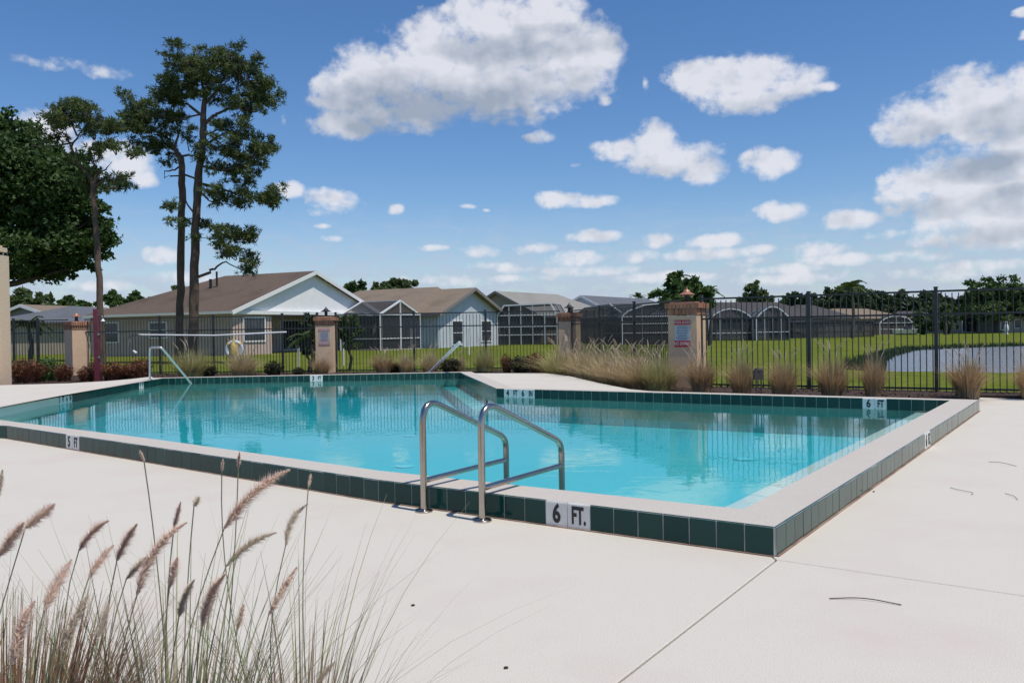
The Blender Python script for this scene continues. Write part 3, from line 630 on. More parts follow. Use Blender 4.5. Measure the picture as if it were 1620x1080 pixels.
def house(label,O,e1,Wd,Ln,z0,hw,rise,wall,roof,gable=None,trim='trim',oh=.45,hip=0,hip0=0,wins=(),porch=None,slope2=None,group='houses beyond the pool fence'):
    t=thing('house',label,'house',(O.x,O.y,z0),group)
    e1=Vector((e1[0],e1[1],0)).normalized(); e2=Vector((-e1.y,e1.x,0)); Z=Vector((0,0,1))
    P=lambda a,b,z:Vector((O.x,O.y,z0))+e1*a+e2*b+Z*z
    w=MB()
    def wallbox(a0,a1,b0,b1,zb=-.3,zt=hw):
        w.box(P((a0+a1)/2,(b0+b1)/2,(zb+zt)/2),(a1-a0,b1-b0,zt-zb),(e1,e2,Z))
    if porch:
        pa_,pd=porch; wallbox(0,pa_,0,Ln); wallbox(pa_+.002,Wd,pd,Ln-.002)
    else: wallbox(0,Wd,0,Ln)
    w.build('wall',wall,t)
    H=hw; ap=hw+rise; m_=Wd/2
    if not hip0:
        MB().add([P(0,0.02,H),P(Wd,0.02,H),P(m_,0.02,ap),P(0,.2,H),P(Wd,.2,H),P(m_,.2,ap)],[(0,1,2),(3,5,4),(0,3,4,1),(0,2,5,3),(1,4,5,2)]).build('gable',gable or wall,t)
    if not hip and not hip0:
        MB().add([P(0,Ln-.2,H),P(Wd,Ln-.2,H),P(m_,Ln-.2,ap),P(0,Ln-.02,H),P(Wd,Ln-.02,H),P(m_,Ln-.02,ap)],[(0,1,2),(3,5,4),(0,3,4,1),(0,2,5,3),(1,4,5,2)]).build('gable',gable or wall,t)
    k=rise/m_; th=.14; b0=-oh; b1=Ln+oh
    r0b=b0+(hip0+oh if hip0 else 0); r1b=b1-(hip+oh if hip else 0)
    ez=H-oh*k+.03
    top=[P(-oh,b0,ez+th),P(Wd+oh,b0,ez+th),P(Wd+oh,b1,ez+th),P(-oh,b1,ez+th),P(m_,r0b,ap+th+.03),P(m_,r1b,ap+th+.03)]
    bot=[v-Z*th for v in top]
    n=6; fs=[(0,4,5,3),(1,2,5,4),(0,1,4),(2,3,5)]
    vs=top+bot; F_=list(fs)+[tuple(reversed([i+6 for i in f])) for f in fs]
    if not hip0: F_=[f for f in F_ if f not in((0,1,4),(10,7,6))]+[(0,6,10,4),(4,10,7,1)]
    if not hip: F_=[f for f in F_ if f not in((2,3,5),(11,9,8))]+[(3,5,11,9),(5,2,8,11)]
    F_+=[(0,3,9,6),(1,7,8,2)]
    if hip0: F_+=[(0,6,7,1)]
    if hip: F_+=[(2,8,9,3)]
    MB().add(vs,F_).build('roof',roof,t)
    tr=M[trim]
    f=MB()
    if not hip0:
        for s in (0,1):
            a_=P(-oh if s==0 else Wd+oh,b0-.02,ez+.02); b_=P(m_,b0-.02,ap+.05)
            f.bar(a_,b_,.24,.05,upv=tuple(e2))
            # bar's height lies in the gable plane
    f.bar(P(-oh-.02,b0,ez+.05),P(-oh-.02,b1,ez+.05),.05,.16)
    f.bar(P(Wd+oh+.02,b0,ez+.05),P(Wd+oh+.02,b1,ez+.05),.05,.16)
    f.build('fascia',tr,t)
    for (face,a_,zc,ww,hh,kind) in wins:
        if face=='f': c=P(a_,-.03,zc); X=e1; Nn=-e2
        elif face=='s': c=P(-.03,a_,zc); X=e2; Nn=-e1
        elif face=='r': c=P(Wd+.03,a_,zc); X=e2; Nn=e1
        elif face=='p': c=P(a_,porch[1]-.03,zc); X=e1; Nn=-e2
        fr_=MB()
        for s in(-1,1):
            fr_.box(c+X*(s*ww/2),(.09,.08,hh+.09),(X,Nn,Z)); fr_.box(c+Z*(s*hh/2),(ww-.09,.08,.09),(X,Nn,Z))
        if kind=='w': fr_.box(c,(ww-.09,.07,.05),(X,Nn,Z))
        wo_=fr_.build('door' if kind=='d' else 'window',M['trim'] if kind!='n' else tr,t)
        MB().box(c-Nn*.005,(ww-.09,.03,hh-.09),(X,Nn,Z)).build('pane',M['glass'],wo_)
    return t,P,e1,e2
O1=WD(368,556,52); z=-.05
h1,Pf,e1,e2=house('long house with brown shingle roof and big white front gable',Vector((O1.x,52,0)),(.43,.9),15.5,12.5,z,2.62,2.75,M['lav'],M['roof_brown'],M['white_siding'],hip=4.5,
  wins=(('f',1.9,1.55,1.9,1.5,'w'),('s',6.2,1.6,1.5,1.0,'w'),('s',10.5,1.5,1.4,1.3,'w'),('p',5.6,1.15,1.1,2.2,'d'),('p',9.5,1.15,3,2.1,'n')),porch=(3.5,3.2),oh=.32)
Z=Vector((0,0,1))
MB().bar(Pf(0,-.1,2.60),Pf(15.9,-.1,2.60),.2,.22).build('porch_beam',M['trim'],h1)
for a_ in (15.2,): MB().box(Pf(a_,.1,1.2),(.2,.2,2.6)).build('post',M['trim'],h1)
for (px,py,r_,h_) in ((343,441,.07,.5),(333,446,.10,.2),(379,455,.08,.25)):
    p=WD(px,py,59); MB().tube([p-Z*.5,p+Z*h_],r_,10).build('vent_pipe',M['dark'],h1)
A2=WD(694,551,66); z2=-.15
h2,Pf2,_,_=house('pale blue-grey gabled house with tan shingle roof',Vector((A2.x,66,0)),(.5,.866),9.4,9,z2,2.75,1.95,M['bluehouse'],M['roof_tan'],trim='darktrim',oh=.5,wins=(('f',2.6,1.2,1.5,1.9,'w'),('f',7.0,1.3,1.6,1.7,'w')))
lp=WD(757,478,69); 
# taller main block behind, same house: its own roof part
O2b=Vector((-9.0,66.2,0))
E1=Vector((.5,.866,0)); E2=Vector((-.866,.5,0))
def roofblock(parent,O,e1,Wd,Ln,z0,hw,rise,wall,roof,hipn=3,hipf=3,oh=.45):
    e1=Vector((e1[0],e1[1],0)).normalized(); e2=Vector((-e1.y,e1.x,0))
    P=lambda a,b,z:Vector((O.x,O.y,z0))+e1*a+e2*b+Z*z
    MB().box(P(Wd/2,Ln/2,hw/2-.15),(Wd,Ln,hw+.3),(e1,e2,Z)).build('wall',wall,parent)
    m_=Wd/2; v=[P(-oh,-oh,hw),P(Wd+oh,-oh,hw),P(Wd+oh,Ln+oh,hw),P(-oh,Ln+oh,hw),P(m_,hipn-oh,hw+rise),P(m_,Ln+oh-hipf,hw+rise)]
    lo=[x-Z*.13 for x in v[:4]]
    MB().add(v+lo,[(0,4,5,3),(1,2,5,4),(0,1,4),(2,3,5),(9,8,7,6),(0,3,9,6),(1,7,8,2),(0,6,7,1),(2,8,9,3)]).build('roof',roof,parent)
roofblock(h2,Vector((-7.9,65.8,0)),(.5,.866),11,12,z2,2.75,2.3,M['bluehouse'],M['roof_tan'],1.6,3)
p3=WD(787,463,85); e13=Vector((.84,-.54,0)).normalized()
h3,Pf3,_,_=house('house with a pale grey roof and beige gable behind the middle patio',Vector((p3.x,85,0))-e13*5,e13,10,17,-.2,2.7,2.45,M['beige'],M['roof_grey'],hip=5,trim='darktrim')
p4=WD(920,468,100)
h4,_,_,_=house('house with a slate roof and pale blue gable behind the big dark patio cage',Vector((p4.x,100,0))-e13*5.2,e13,10.4,24,-.3,2.7,2.6,M['bluehouse'],M['roof_slate'],hip=5,trim='bluetrim' if False else 'trim',oh=.3)
def lowhouse(label,pxa,pxb,Da,Db,pyr,wall,roof,Wd=9,rise=None,z0=-.35,hw=2.5,hipn=4,hipf=4,wins=()):
    # ridge runs from pxa to pxb
    a=WD(pxa,pyr,Da); b=WD(pxb,pyr,Db); b.z=a.z; d=(b-a); d.z=0; Ln=d.length+hipn+hipf; d.normalize()
    e2=d; e1=Vector((e2.y,-e2.x,0)); rz=a.z-z0-hw
    O=Vector((a.x,a.y,0))-d*hipn-e1*(Wd/2)
    t=thing('house',label,'house',(O.x,O.y,z0),'houses beyond the pool fence')
    roofblock(t,O,e1,Wd,Ln,z0,hw,rz,wall,roof,hipn,hipf)
    for (px_,zc,ww,hh) in wins:
        # on the wall facing the camera
        side=1 if e1.y<0 else 0
        q0=O+e1*(Wd*side+(.03 if side else -.03))
        # solve along e2
        best=min([i*.1 for i in range(int(Ln*10))],key=lambda s:abs(810+FPX*(((q0+e2*s)).x)/((q0+e2*s)).y-px_)); c=q0+e2*best+Z*(z0+zc)
        w_=MB()
        for s in(-1,1):
            w_.box(c+e2*(s*ww/2),(.09,.08,hh+.09),(e2,e1,Z)); w_.box(c+Z*(s*hh/2),(ww-.09,.08,.09),(e2,e1,Z))
        wo_=w_.build('window',M['trim'],t); MB().box(c,(ww-.09,.03,hh-.09),(e2,e1,Z)).build('pane',M['glass'],wo_)
    return t
lowhouse('low grey-brown roofed house behind the two arched patio cages',1135,1225,104,108,478,M['greywall'],M['roof_grey'] if False else M['roof_dark'],wins=((1180,1.3,1.4,1.1),))
lowhouse('dark roofed house right of the arched patio cages',1262,1285,112,116,482,M['greywall'],M['roof_dark'],wins=((1262,1.2,3,2.0),(1300,1.2,2,1.6)))
lowhouse('far house with light roof behind the leaning palm',1320,1368,128,132,488,M['beige'],M['roof_tan'],wins=((1335,1.2,1.4,1.2),(1360,1.2,1.4,1.2)))
lowhouse('far beige house with a dark wide opening across the pond',1518,1556,132,134,495,M['beige'],M['roof_tan'],hw=2.9,wins=((1538,1.3,4.0,2.2),))
lowhouse('far grey house behind the small domed cage',1415,1450,142,146,492,M['greywall'],M['roof_dark'],wins=((1430,1.2,2,1.4),))
lowhouse('cream house at the far right edge behind the big round tree',1580,1640,128,130,494,M['beige'],M['roof_dark'],wins=((1590,1.3,1.5,1.6),(1610,1.3,1.2,1.2)))
lowhouse('slate roofed house behind the farthest left pillar',118,150,70,74,484,M['beige'],M['roof_slate'],Wd=10,z0=-.1,wins=((95,1.4,1.4,1.6),(112,1.4,.9,1.2)))
e17=Vector((.98,-.2,0)).normalized(); p7=WD(38,484,72)
house('small grey gabled house with white trim seen left of the pillar',Vector((p7.x,72,0))-e17*4.4,e17,8.8,10,-.1,2.55,1.4,M['greywall'],M['roof_tan'],wins=(('f',3,1.3,1.4,1.2,'w'),('f',6.2,1.3,1.2,1.2,'w')))
e18=Vector((.95,.3,0)).normalized()
p8=WD(182,483,80); house('house whose cream gable edge shows between the leaning pine and the brown roof',Vector((p8.x,80,0))-e18*5,e18,10,8,-.1,2.6,1.0,M['beige'],M['roof_slate'],wins=(('f',3,1.3,1.4,1.2,'w'),))
# ---------------- screened patio cages
sc=bpy.data.materials.new('insect_screen'); sc.use_nodes=True; n=sc.node_tree.nodes; l=sc.node_tree.links; b=n['Principled BSDF']; b.inputs['Base Color'].default_value=(.035,.037,.042,1); b.inputs['Roughness'].default_value=.8
tr=n.new('ShaderNodeBsdfTransparent'); mx=n.new('ShaderNodeMixShader'); mx.inputs[0].default_value=.62; l.new(tr.outputs[0],mx.inputs[1]); l.new(b.outputs[0],mx.inputs[2]); l.new(mx.outputs[0],n['Material Output'].inputs[0])
M['bronze']=mat('bronze_aluminium',(.05,.05,.052),.5); M['alu']=mat('grey_aluminium',(.34,.35,.36),.5); M['walu']=mat('white_aluminium',(.70,.71,.72),.5)
def cage(label,O,e1,Wd,Dp,z0,h,prof,frame,nb=3,nd=2,mid=(.95,),fr2=None):
    # prof: roof outline points (fraction across, rise)
    t=thing('screened_patio',label,'patio enclosure',(O.x,O.y,z0),'screened patio enclosures beyond the fence')
    e1=Vector((e1[0],e1[1],0)).normalized(); e2=Vector((-e1.y,e1.x,0)); fr2=fr2 or frame
    P=lambda a,b,z:Vector((O.x,O.y,z0))+e1*a+e2*b+Z*z
    def rz(u):
        for (u0,r0_),(u1,r1_) in zip(prof[:-1],prof[1:]):
            if u0-1e-6<=u<=u1+1e-6: return r0_+(r1_-r0_)*(u-u0)/(u1-u0)
    us=[i/nb for i in range(nb+1)]
    for i,u in enumerate(us):
        MB().bar(P(u*Wd,0,-.3),P(u*Wd,0,h+rz(u)-.03),.09).build('post',frame if i in(0,nb) else fr2,t)
    for j in range(1,nd+1):
        for u in (0,1): MB().bar(P(u*Wd,j*Dp/nd,-.3),P(u*Wd,j*Dp/nd,h-.03),.09).build('post',fr2,t)
    for z_ in mid: MB().bar(P(.05,0,z_),P(Wd-.05,0,z_),.06).build('rail',frame,t); MB().bar(P(0,.05,z_),P(0,Dp,z_),.05).build('rail',fr2,t)
    MB().bar(P(.05,0,h-.001),P(Wd-.05,0,h-.001),.08).build('rail',frame,t)
    MB().bar(P(0,.05,h),P(0,Dp,h),.08).build('rail',frame,t); MB().bar(P(Wd,.05,h),P(Wd,Dp,h),.08).build('rail',fr2,t)
    for j in range(nd+1):
        for (u0,r0_),(u1,r1_) in zip(prof[:-1],prof[1:]): MB().bar(P(u0*Wd,j*Dp/nd,h+r0_),P(u1*Wd,j*Dp/nd,h+r1_),.11).build('roof_beam',frame if j==0 else fr2,t)
    for (u0,r0_) in prof[1:-1]: MB().bar(P(u0*Wd,.05,h+r0_),P(u0*Wd,Dp,h+r0_),.07).build('roof_beam',fr2,t)
    # screens
    for i in range(nb):
        MB().add([P(us[i]*Wd,.04,-.1),P(us[i+1]*Wd,.04,-.1),P(us[i+1]*Wd,.04,h),P(us[i]*Wd,.04,h)],[(0,1,2,3)]).build('screen',sc,t)
    MB().add([P(u*Wd,.04,h+r_) for u,r_ in prof],[tuple(range(len(prof)))]).build('screen',sc,t)
    for j in range(nd):
        for u in (0,1): MB().add([P(u*Wd,j*Dp/nd,-.1),P(u*Wd,(j+1)*Dp/nd,-.1),P(u*Wd,(j+1)*Dp/nd,h),P(u*Wd,j*Dp/nd,h)],[(0,1,2,3)]).build('screen',sc,t)
        for (u0,r0_),(u1,r1_) in zip(prof[:-1],prof[1:]): MB().add([P(u0*Wd,j*Dp/nd,h+r0_),P(u1*Wd,j*Dp/nd,h+r1_),P(u1*Wd,(j+1)*Dp/nd,h+r1_),P(u0*Wd,(j+1)*Dp/nd,h+r0_)],[(0,1,2,3)]).build('screen',sc,t)
    MB().add([P(0,Dp,-.1),P(Wd,Dp,-.1),P(Wd,Dp,h),P(0,Dp,h)],[(0,1,2,3)]).build('screen',sc,t)
    MB().box(P(Wd/2,Dp/2,-.12),(Wd,Dp,.28),(e1,e2,Z)).build('slab',M['coping'],t)
    return t
arch=[(0,0),(.15,.55),(.32,.92),(.5,1.05),(.68,.92),(.85,.55),(1,0)]
c0=WD(602,553,59.5); cage('white framed screened porch with a pointed roof beside the white gable house',Vector((c0.x,59.5,0)),(.5,.866),4.7,3.6,-.06,2.5,[(0,0),(.5,1.0),(1,0)],M['walu'],2,1,mid=(.8,),fr2=M['walu'])
c1=WD(787,547,72); c1b=WD(876,547,72)
cage('white framed screened patio with a folded roof between the blue-grey house and the hidden pillar',Vector((c1.x,73.5,0)),(1,-.25),5.2,4.5,-.12,2.58,[(0,0),(.12,.85),(.9,.95),(1,0)],M['walu'],5,2,mid=(.9,1.6),fr2=M['alu'])
m=MB(); pr=WD(783,499,73); 
cx0=WD(905,548,84); cx1=WD(984,548,70)
dd=(cx1-cx0); 
cage('large charcoal screened patio between the two right pillars',Vector((cx0.x,84,0)),((cx1-cx0).x,-14+0),math.hypot((cx1-cx0).x,14),7.5,-.2,2.45,[(0,0),(.3,.9),(.8,1.0),(1,.2)],M['alu'],6,2,mid=(1.0,1.75),fr2=M['bronze'])
cage('arched end of the charcoal patio just left of the sign pillar',Vector((cx1.x,69.8,0)),(1,.12),6.6,6,-.2,2.35,[(0,0),(.08,.45),(.3,.95),(.55,1.1),(.8,.85),(1,0)],M['walu'],4,2,mid=(1.0,1.75),fr2=M['alu'])
c=WD(1122,541,88); cage('left one of the two round-topped screened patios',Vector((c.x,88,0)),(1,-.08),4.45,5,-.35,2.35,arch,M['walu'],4,2,mid=(.9,),fr2=M['alu'])
c=WD(1197,541,86); cage('right one of the two round-topped screened patios',Vector((c.x,86,0)),(1,-.08),3.25,5,-.35,2.4,[(0,0),(.2,.65),(.36,1.0),(.5,1.1),(.64,1.0),(.8,.65),(1,0)],M['walu'],4,2,mid=(.95,),fr2=M['alu'])
c=WD(1392,528,124); cage('small domed screened patio far across the lawn',Vector((c.x,124,0)),(1,0),4.8,4,-.3,1.7,[(0,0),(.15,.6),(.35,.95),(.6,1.0),(.85,.65),(1,0)],M['walu'],4,1,mid=(.8,),fr2=M['alu'])
# dark low screens/hedges between far houses
c=WD(1255,537,98); cage('long low charcoal screened patio before the dark roofed houses',Vector((c.x,98,0)),(1,.35),11.5,4,-.4,2.0,[(0,0),(.5,.25),(1,0)],M['bronze'],8,1,mid=(.9,),fr2=M['bronze'])
p=WD(1431,525,118); t=thing('parked_boat','tiny white boat parked by the small domed cage','boat',(p.x,p.y,-.3))
MB().add([(p.x-1.6,p.y,-.1),(p.x+1.9,p.y,.05),(p.x+1.2,p.y-.8,-.1),(p.x-1.6,p.y-.8,-.1),(p.x-1.7,p.y+.2,.45),(p.x+2.4,p.y-.3,.6),(p.x+1.3,p.y-1.1,.5),(p.x-1.7,p.y-1.1,.45)],[(3,2,1,0),(4,5,6,7),(0,1,5,4),(1,2,6,5),(2,3,7,6),(3,0,4,7)]).build('hull',M['whitepaint'],t)
MB().add([(p.x-.3,p.y-.3,.5),(p.x+.7,p.y-.3,.5),(p.x+.7,p.y-.9,.5),(p.x-.3,p.y-.9,.5),(p.x-.3,p.y-.35,.85),(p.x+.3,p.y-.35,.85),(p.x+.3,p.y-.85,.85),(p.x-.3,p.y-.85,.85)],[(4,5,6,7),(0,1,5,4),(1,2,6,5),(2,3,7,6),(3,0,4,7)]).build('cabin',M['glass'],t)
MB().box((p.x,p.y-.5,-.2),(2.6,.6,.12)).build('trailer',M['dark'],t)
p=WD(1592,524,110); t=MB().lathe((p.x,p.y,-.35),[(.25,0),(.25,.1),(.12,.2),(.3,.7),(.22,1.2),(.1,1.4),(.16,1.55),(.1,1.7)],12).build('garden_statue',M['whitepaint'],None,True); tag(t,'small white garden statue across the pond at the right','statue')
# ---------------- trees
M['bark']=mat('pine_bark',(.15,.10,.075),.95,c2=(.085,.055,.042),nscale=6,ndet=6,bump=1,bscale=18,stretch=(1,1,.35))
M['oakbark']=mat('oak_bark',(.10,.085,.07),.95,c2=(.06,.05,.04),nscale=6,bump=1,bscale=12)
M['needles']=mat('pine_needles',(.052,.085,.028),.8,var=(.125,.155,.045),trans=.2)
def leafm(n,a,b): return mat(n,a,.65,var=b,trans=.3)
M['oakleaf']=leafm('oak_leaf',(.030,.070,.014),(.075,.135,.028))
M['leaf1']=leafm('green_leaf',(.045,.095,.02),(.10,.16,.04))
M['leaf2']=leafm('olive_leaf',(.07,.11,.03),(.13,.17,.055))
M['leaf3']=leafm('dark_leaf',(.028,.055,.018),(.06,.10,.03))
M['palmleaf']=leafm('palm_frond',(.05,.09,.025),(.11,.16,.05))
def rdir(r):
    z=r.uniform(-1,1); a=r.uniform(0,6.283); s=math.sqrt(1-z*z); return Vector((s*math.cos(a),s*math.sin(a),z))
def leaves(mb,c,rad,n,size,r,shell=.55):
    for _ in range(n):
        d=rdir(r); k=shell+(1-shell)*r.random(); 
        if r.random()<.2: k*=r.random()
        p=Vector((c[0]+d.x*rad[0]*k,c[1]+d.y*rad[1]*k,c[2]+d.z*rad[2]*k)); u=rdir(r); v=u.cross(rdir(r)).normalized(); s=size*r.uniform(.6,1.4)
        mb.add([p-u*s,p+v*s*.5,p+u*s,p-v*s*.5],[(0,1,2,3)],r.random())
def tuft(mb,p,s,r,n=16,upb=.25):
    ax=(rdir(r)+Vector((0,0,upb))).normalized(); base=r.random()
    for _ in range(n):
        d=(rdir(r)*.9+ax*.8).normalized(); e=p+d*s*r.uniform(.7,1.2); w=d.cross(rdir(r)).normalized()*s*.075
        m=p+d*s*.45
        mb.add([p,m+w,e,m-w],[(0,1,2,3)],min(1,max(0,base+r.uniform(-.25,.25))))
def pine(label,D,z0,trunk,limbs,cl,seed,ts=.30,dens=1.15,dep=1.0):
    r=random.Random(seed); pts=[WD(x,y,D) for x,y,_ in trunk]; pts[0].z=z0-.1
    t=thing('pine_tree',label,'pine tree',pts[0],'tall pine trees behind the fence')
    sm=[]; rr=[]
    for i in range(len(pts)-1):
        for k in range(5):
            f=k/5; jit=Vector((r.uniform(-.03,.03),r.uniform(-.03,.03),0)); sm.append(pts[i].lerp(pts[i+1],f)+jit); w=(trunk[i][2]*(1-f)+trunk[i+1][2]*f)/FPX*D/2; rr.append(w*r.uniform(.94,1.06))
    sm.append(pts[-1]); rr.append(trunk[-1][2]/FPX*D/2)
    MB().tube(sm,rr,12).build('trunk',M['bark'],t,True)
    for lm in limbs:
        P=[]; 
        dy=r.uniform(-1,1)*dep
        for i,(x,y) in enumerate(lm[1:]): q=WD(x,y,D+dy*i*.5); P.append(q)
        P=fillet(P,.6,3) if len(P)>2 else P
        P=[p+Vector((r.uniform(-.05,.05),r.uniform(-.05,.05),r.uniform(-.05,.05)))*(0 if i==0 else 1) for i,p in enumerate(P)]
        w=lm[0]/FPX*D/2; MB().tube(P,[w*(1-.7*i/(len(P)-1)) for i in range(len(P))],7).build('limb',M['bark'],t,True)
    mb=MB(); tw=MB()
    for (x,y,rx,ry,n) in cl:
        c=WD(x,y,D+r.uniform(-.6,.6)*dep); a=rx/FPX*D; b=ry/FPX*D; cy=min(a,1.6)*.8+.3
        # sub-clusters so that sky shows between
        sub=max(2,int(n*dens/16)); 
        for _ in range(sub):
            d=rdir(r)*(r.random()**.4); q=Vector((c.x+d.x*a,c.y+d.y*cy,c.z+d.z*b))
            k=Vector((q.x-(q.x-c.x)*.6,q.y,q.z-.5)); tw.tube([c.lerp(q,.15)-Vector((0,0,.2)),q],[.03,.012],4,False)
            for _ in range(17):
                e=rdir(r)*r.uniform(.1,.46); e.z*=.5; tuft(mb,q+e,ts*r.uniform(.55,1.0),r,14)
    mb.build('crown',M['needles'],t); tw.build('twigs',M['bark'],t,kind='stuff')
    return t
pine('tallest pine, its trunk right of its twin and its crown spreading right',38,-.1,
 [(305,590,17),(307,480,14.5),(309,380,13),(312,300,12),(319,240,11),(322,190,9.5),(326,140,6)],
 [(6,(320,200),(342,180),(372,168),(392,150)),(5,(322,185),(300,165),(278,150)),(5,(324,165),(345,140),(360,128)),(5,(314,290),(345,298),(375,308),(425,318)),(4,(313,300),(330,318),(350,325)),(5,(308,440),(335,428),(352,412),(385,428)),(4,(316,262),(345,270),(385,262),(420,235)),(4,(318,235),(350,212),(380,215)),(3,(322,215),(345,205),(372,210)),(4,(324,160),(318,120),(310,95)),(3,(309,340),(296,320),(280,312)),(3,(322,180),(285,190),(250,180))],
 [(300,95,50,26,230),(355,98,55,28,250),(268,135,38,30,170),(330,125,55,26,210),(390,120,38,30,190),(418,150,28,32,160),(370,150,50,22,150),(400,170,34,18,120),(245,165,30,28,110),(290,150,40,22,110),(345,195,30,10,40),(375,205,36,14,100),(360,235,40,22,120),(400,240,36,22,150),(375,262,46,20,160),(340,255,30,20,70),(420,228,20,16,70),(385,282,26,14,60),(350,305,22,10,45),(375,318,40,16,130),(420,315,28,16,100),(435,300,14,14,45),(345,370,40,26,150),(385,372,28,20,90),(375,405,30,18,80),(355,400,25,15,50),(395,425,14,10,25),(318,355,18,14,35),(280,345,16,14,40),(272,330,10,10,20)],7)
pine('bent pine trunk close left of the tallest pine',39.5,-.1,
 [(284,590,13),(285,480,11.5),(287,380,11),(288,300,10.5),(288,255,9.5),(278,238,8.5),(266,224,5)],
 [(4,(280,242),(262,228),(240,218),(222,200)),(4,(276,232),(282,212),(292,200)),(3,(286,262),(272,272),(258,268),(262,282)),(2.5,(286,278),(270,278),(258,282)),(3.5,(288,275),(308,282),(330,298)),(4,(284,248),(300,246),(318,243)),(2.5,(287,340),(300,352),(312,362))],
 [(225,180,28,30,130),(208,150,14,14,30),(240,205,36,26,150),(215,205,22,24,90),(262,190,32,26,110),(255,225,24,20,70),(285,205,24,20,60),(228,238,14,12,30),(268,245,18,14,35),(205,180,16,14,45),(300,235,18,16,40)],21,dens=1.1)
pine('slender leaning pine left of the paired trunks',35,-.1,
 [(163,600,11),(159,500,10),(155,400,9),(150,330,8.5),(147,290,8)],
 [(6,(147,292),(140,272),(118,255),(112,235),(122,215),(140,195)),(5,(148,292),(155,272),(145,250),(138,238)),(3,(116,240),(105,210),(88,205)),(3,(114,226),(90,230),(50,230)),(2.5,(152,275),(170,265),(178,255)),(3,(140,240),(160,225),(190,215)),(3,(122,215),(112,190),(100,180)),(3,(148,295),(170,285),(195,282))],
 [(85,195,34,16,110),(112,180,26,18,90),(138,178,34,22,140),(120,165,18,10,40),(165,195,28,18,90),(190,200,26,14,60),(75,210,24,14,50),(150,215,26,14,50),(160,235,28,16,80),(185,238,18,12,30),(205,245,14,12,40),(155,285,30,14,70),(130,285,20,12,40),(178,290,24,12,50),(200,288,12,12,35),(118,245,12,14,20),(140,295,30,10,40)],33,ts=.28,dens=1.15)
def broad(label,px,D,z0,cl,leafmat,n,size,seed,trunkw=.25,name='broadleaf_tree',cat='tree',depth=.8):
    r=random.Random(seed); 
    cx=sum(c[0]*c[2]*c[3] for c in cl)/sum(c[2]*c[3] for c in cl); b=WD(px,500,D); b.z=z0
    t=thing(name,label,cat,b)
    top=WD(px,min(c[1] for c in cl)+10,D)
    mid=Vector((b.x,b.y,z0+(WD(px,max(c[1] for c in cl),D).z-z0)*.8)); m=MB(); m.tube([b-Vector((0,0,.2)),b.lerp(mid,.6)+Vector((.1,0,0)),mid,mid.lerp(top,.5)],[trunkw,trunkw*.8,trunkw*.6,trunkw*.25],9)
    m.build('trunk',M['oakbark'],t,True)
    lm=MB(); mb=MB(); tot=sum(c[2]*c[3] for c in cl)
    for c in cl:
        q=WD(c[0],c[1],D+r.uniform(-.5,.5)*c[2]/FPX*D*.6); a=c[2]/FPX*D; h=c[3]/FPX*D
        lm.tube([mid,mid.lerp(q,.5)+Vector((0,0,-.2)),q],[trunkw*.4,trunkw*.25,trunkw*.1],6)
        k=int(n*c[2]*c[3]/tot); sub=max(3,k//60)
        for _ in range(sub):
            d=rdir(r)*(r.random()**.45); s=min(a,h)*r.uniform(.22,.42)
            leaves(mb,(q.x+d.x*a,q.y+d.y*a*depth,q.z+d.z*h),(s*1.2,s*1.2,s*.85),60,size,r,.3)
    lm.build('limbs',M['oakbark'],t,True); mb.build('crown',leafmat,t); return t
broad('huge dark oak filling the left edge of the view',-60,44,-.1,[(20,290,90,70),(80,300,70,60),(110,360,75,60),(60,390,110,55),(-60,300,90,110),(10,215,45,35),(50,240,50,40),(140,385,45,35),(100,270,45,40),(150,345,28,30),(30,430,60,18),(110,425,50,16),(-40,420,60,30),(175,375,12,12),(-20,190,40,30)],M['oakleaf'],62000,.13,3,.6)
gleft='trees behind the houses'
def bt(*a,**k): t=broad(*a,**k); return t
bt('round green tree right of the cream column, lowest of the left background',45,95,-.1,[(45,478,42,20),(30,488,40,16),(70,488,25,14)],M['leaf2'],6000,.28,41)
bt('low dark dome tree behind the slate roof left of the leaning pine',118,100,-.1,[(112,482,32,12),(130,486,30,10)],M['leaf1'],4000,.28,42)
bt('pair of rounded green treetops right of the leaning pine',190,105,-.1,[(178,472,14,12),(212,472,14,11),(196,478,30,9),(235,476,14,6)],M['leaf1'],4000,.28,43)
bt('treetop peeking behind the brown roof between the pine trunks',283,85,-.1,[(283,456,14,12),(300,462,14,12)],M['leaf2'],1500,.25,44)
bt('small round treetop right of the white gable',562,100,-.2,[(562,454,18,10),(556,462,18,10)],M['leaf1'],2500,.28,45)
bt('wide olive-green treetop above the tan roof',625,98,-.2,[(605,456,16,12),(628,450,24,12),(650,454,14,10),(625,464,34,10)],M['leaf2'],4500,.28,46)
bt('leafy tree behind the pillar with the bright red sign',1082,60,-.2,[(1082,455,34,18),(1060,466,30,16),(1110,464,24,16),(1085,478,44,16),(1068,440,14,10)],M['leaf1'],8000,.20,47)
bt('upright green tree just right of the sign pillar tree',1197,115,-.3,[(1197,462,18,15),(1178,472,18,9),(1210,474,16,10),(1195,478,34,8)],M['leaf2'],4000,.28,48)
bt('dark bushy tree behind the dark roofed house',1272,140,-.3,[(1270,476,28,14),(1295,478,20,10),(1250,484,24,10)],M['leaf3'],4000,.35,49)
bt('dark tree left of the leaning palm across the lawn',1335,135,-.3,[(1325,462,18,14),(1345,466,22,16),(1310,478,24,12)],M['leaf3'],4500,.32,50)
bt('dark tree right of the leaning palm across the lawn',1378,135,-.3,[(1378,470,28,14),(1398,474,22,14),(1370,488,34,14),(1400,494,22,12)],M['leaf3'],4500,.32,51)
bt('big round green tree on the far right bank',1575,122,-.3,[(1575,458,50,22),(1600,475,50,28),(1550,476,34,22),(1580,494,70,16),(1640,470,34,30)],M['leaf1'],12000,.28,52,.5)
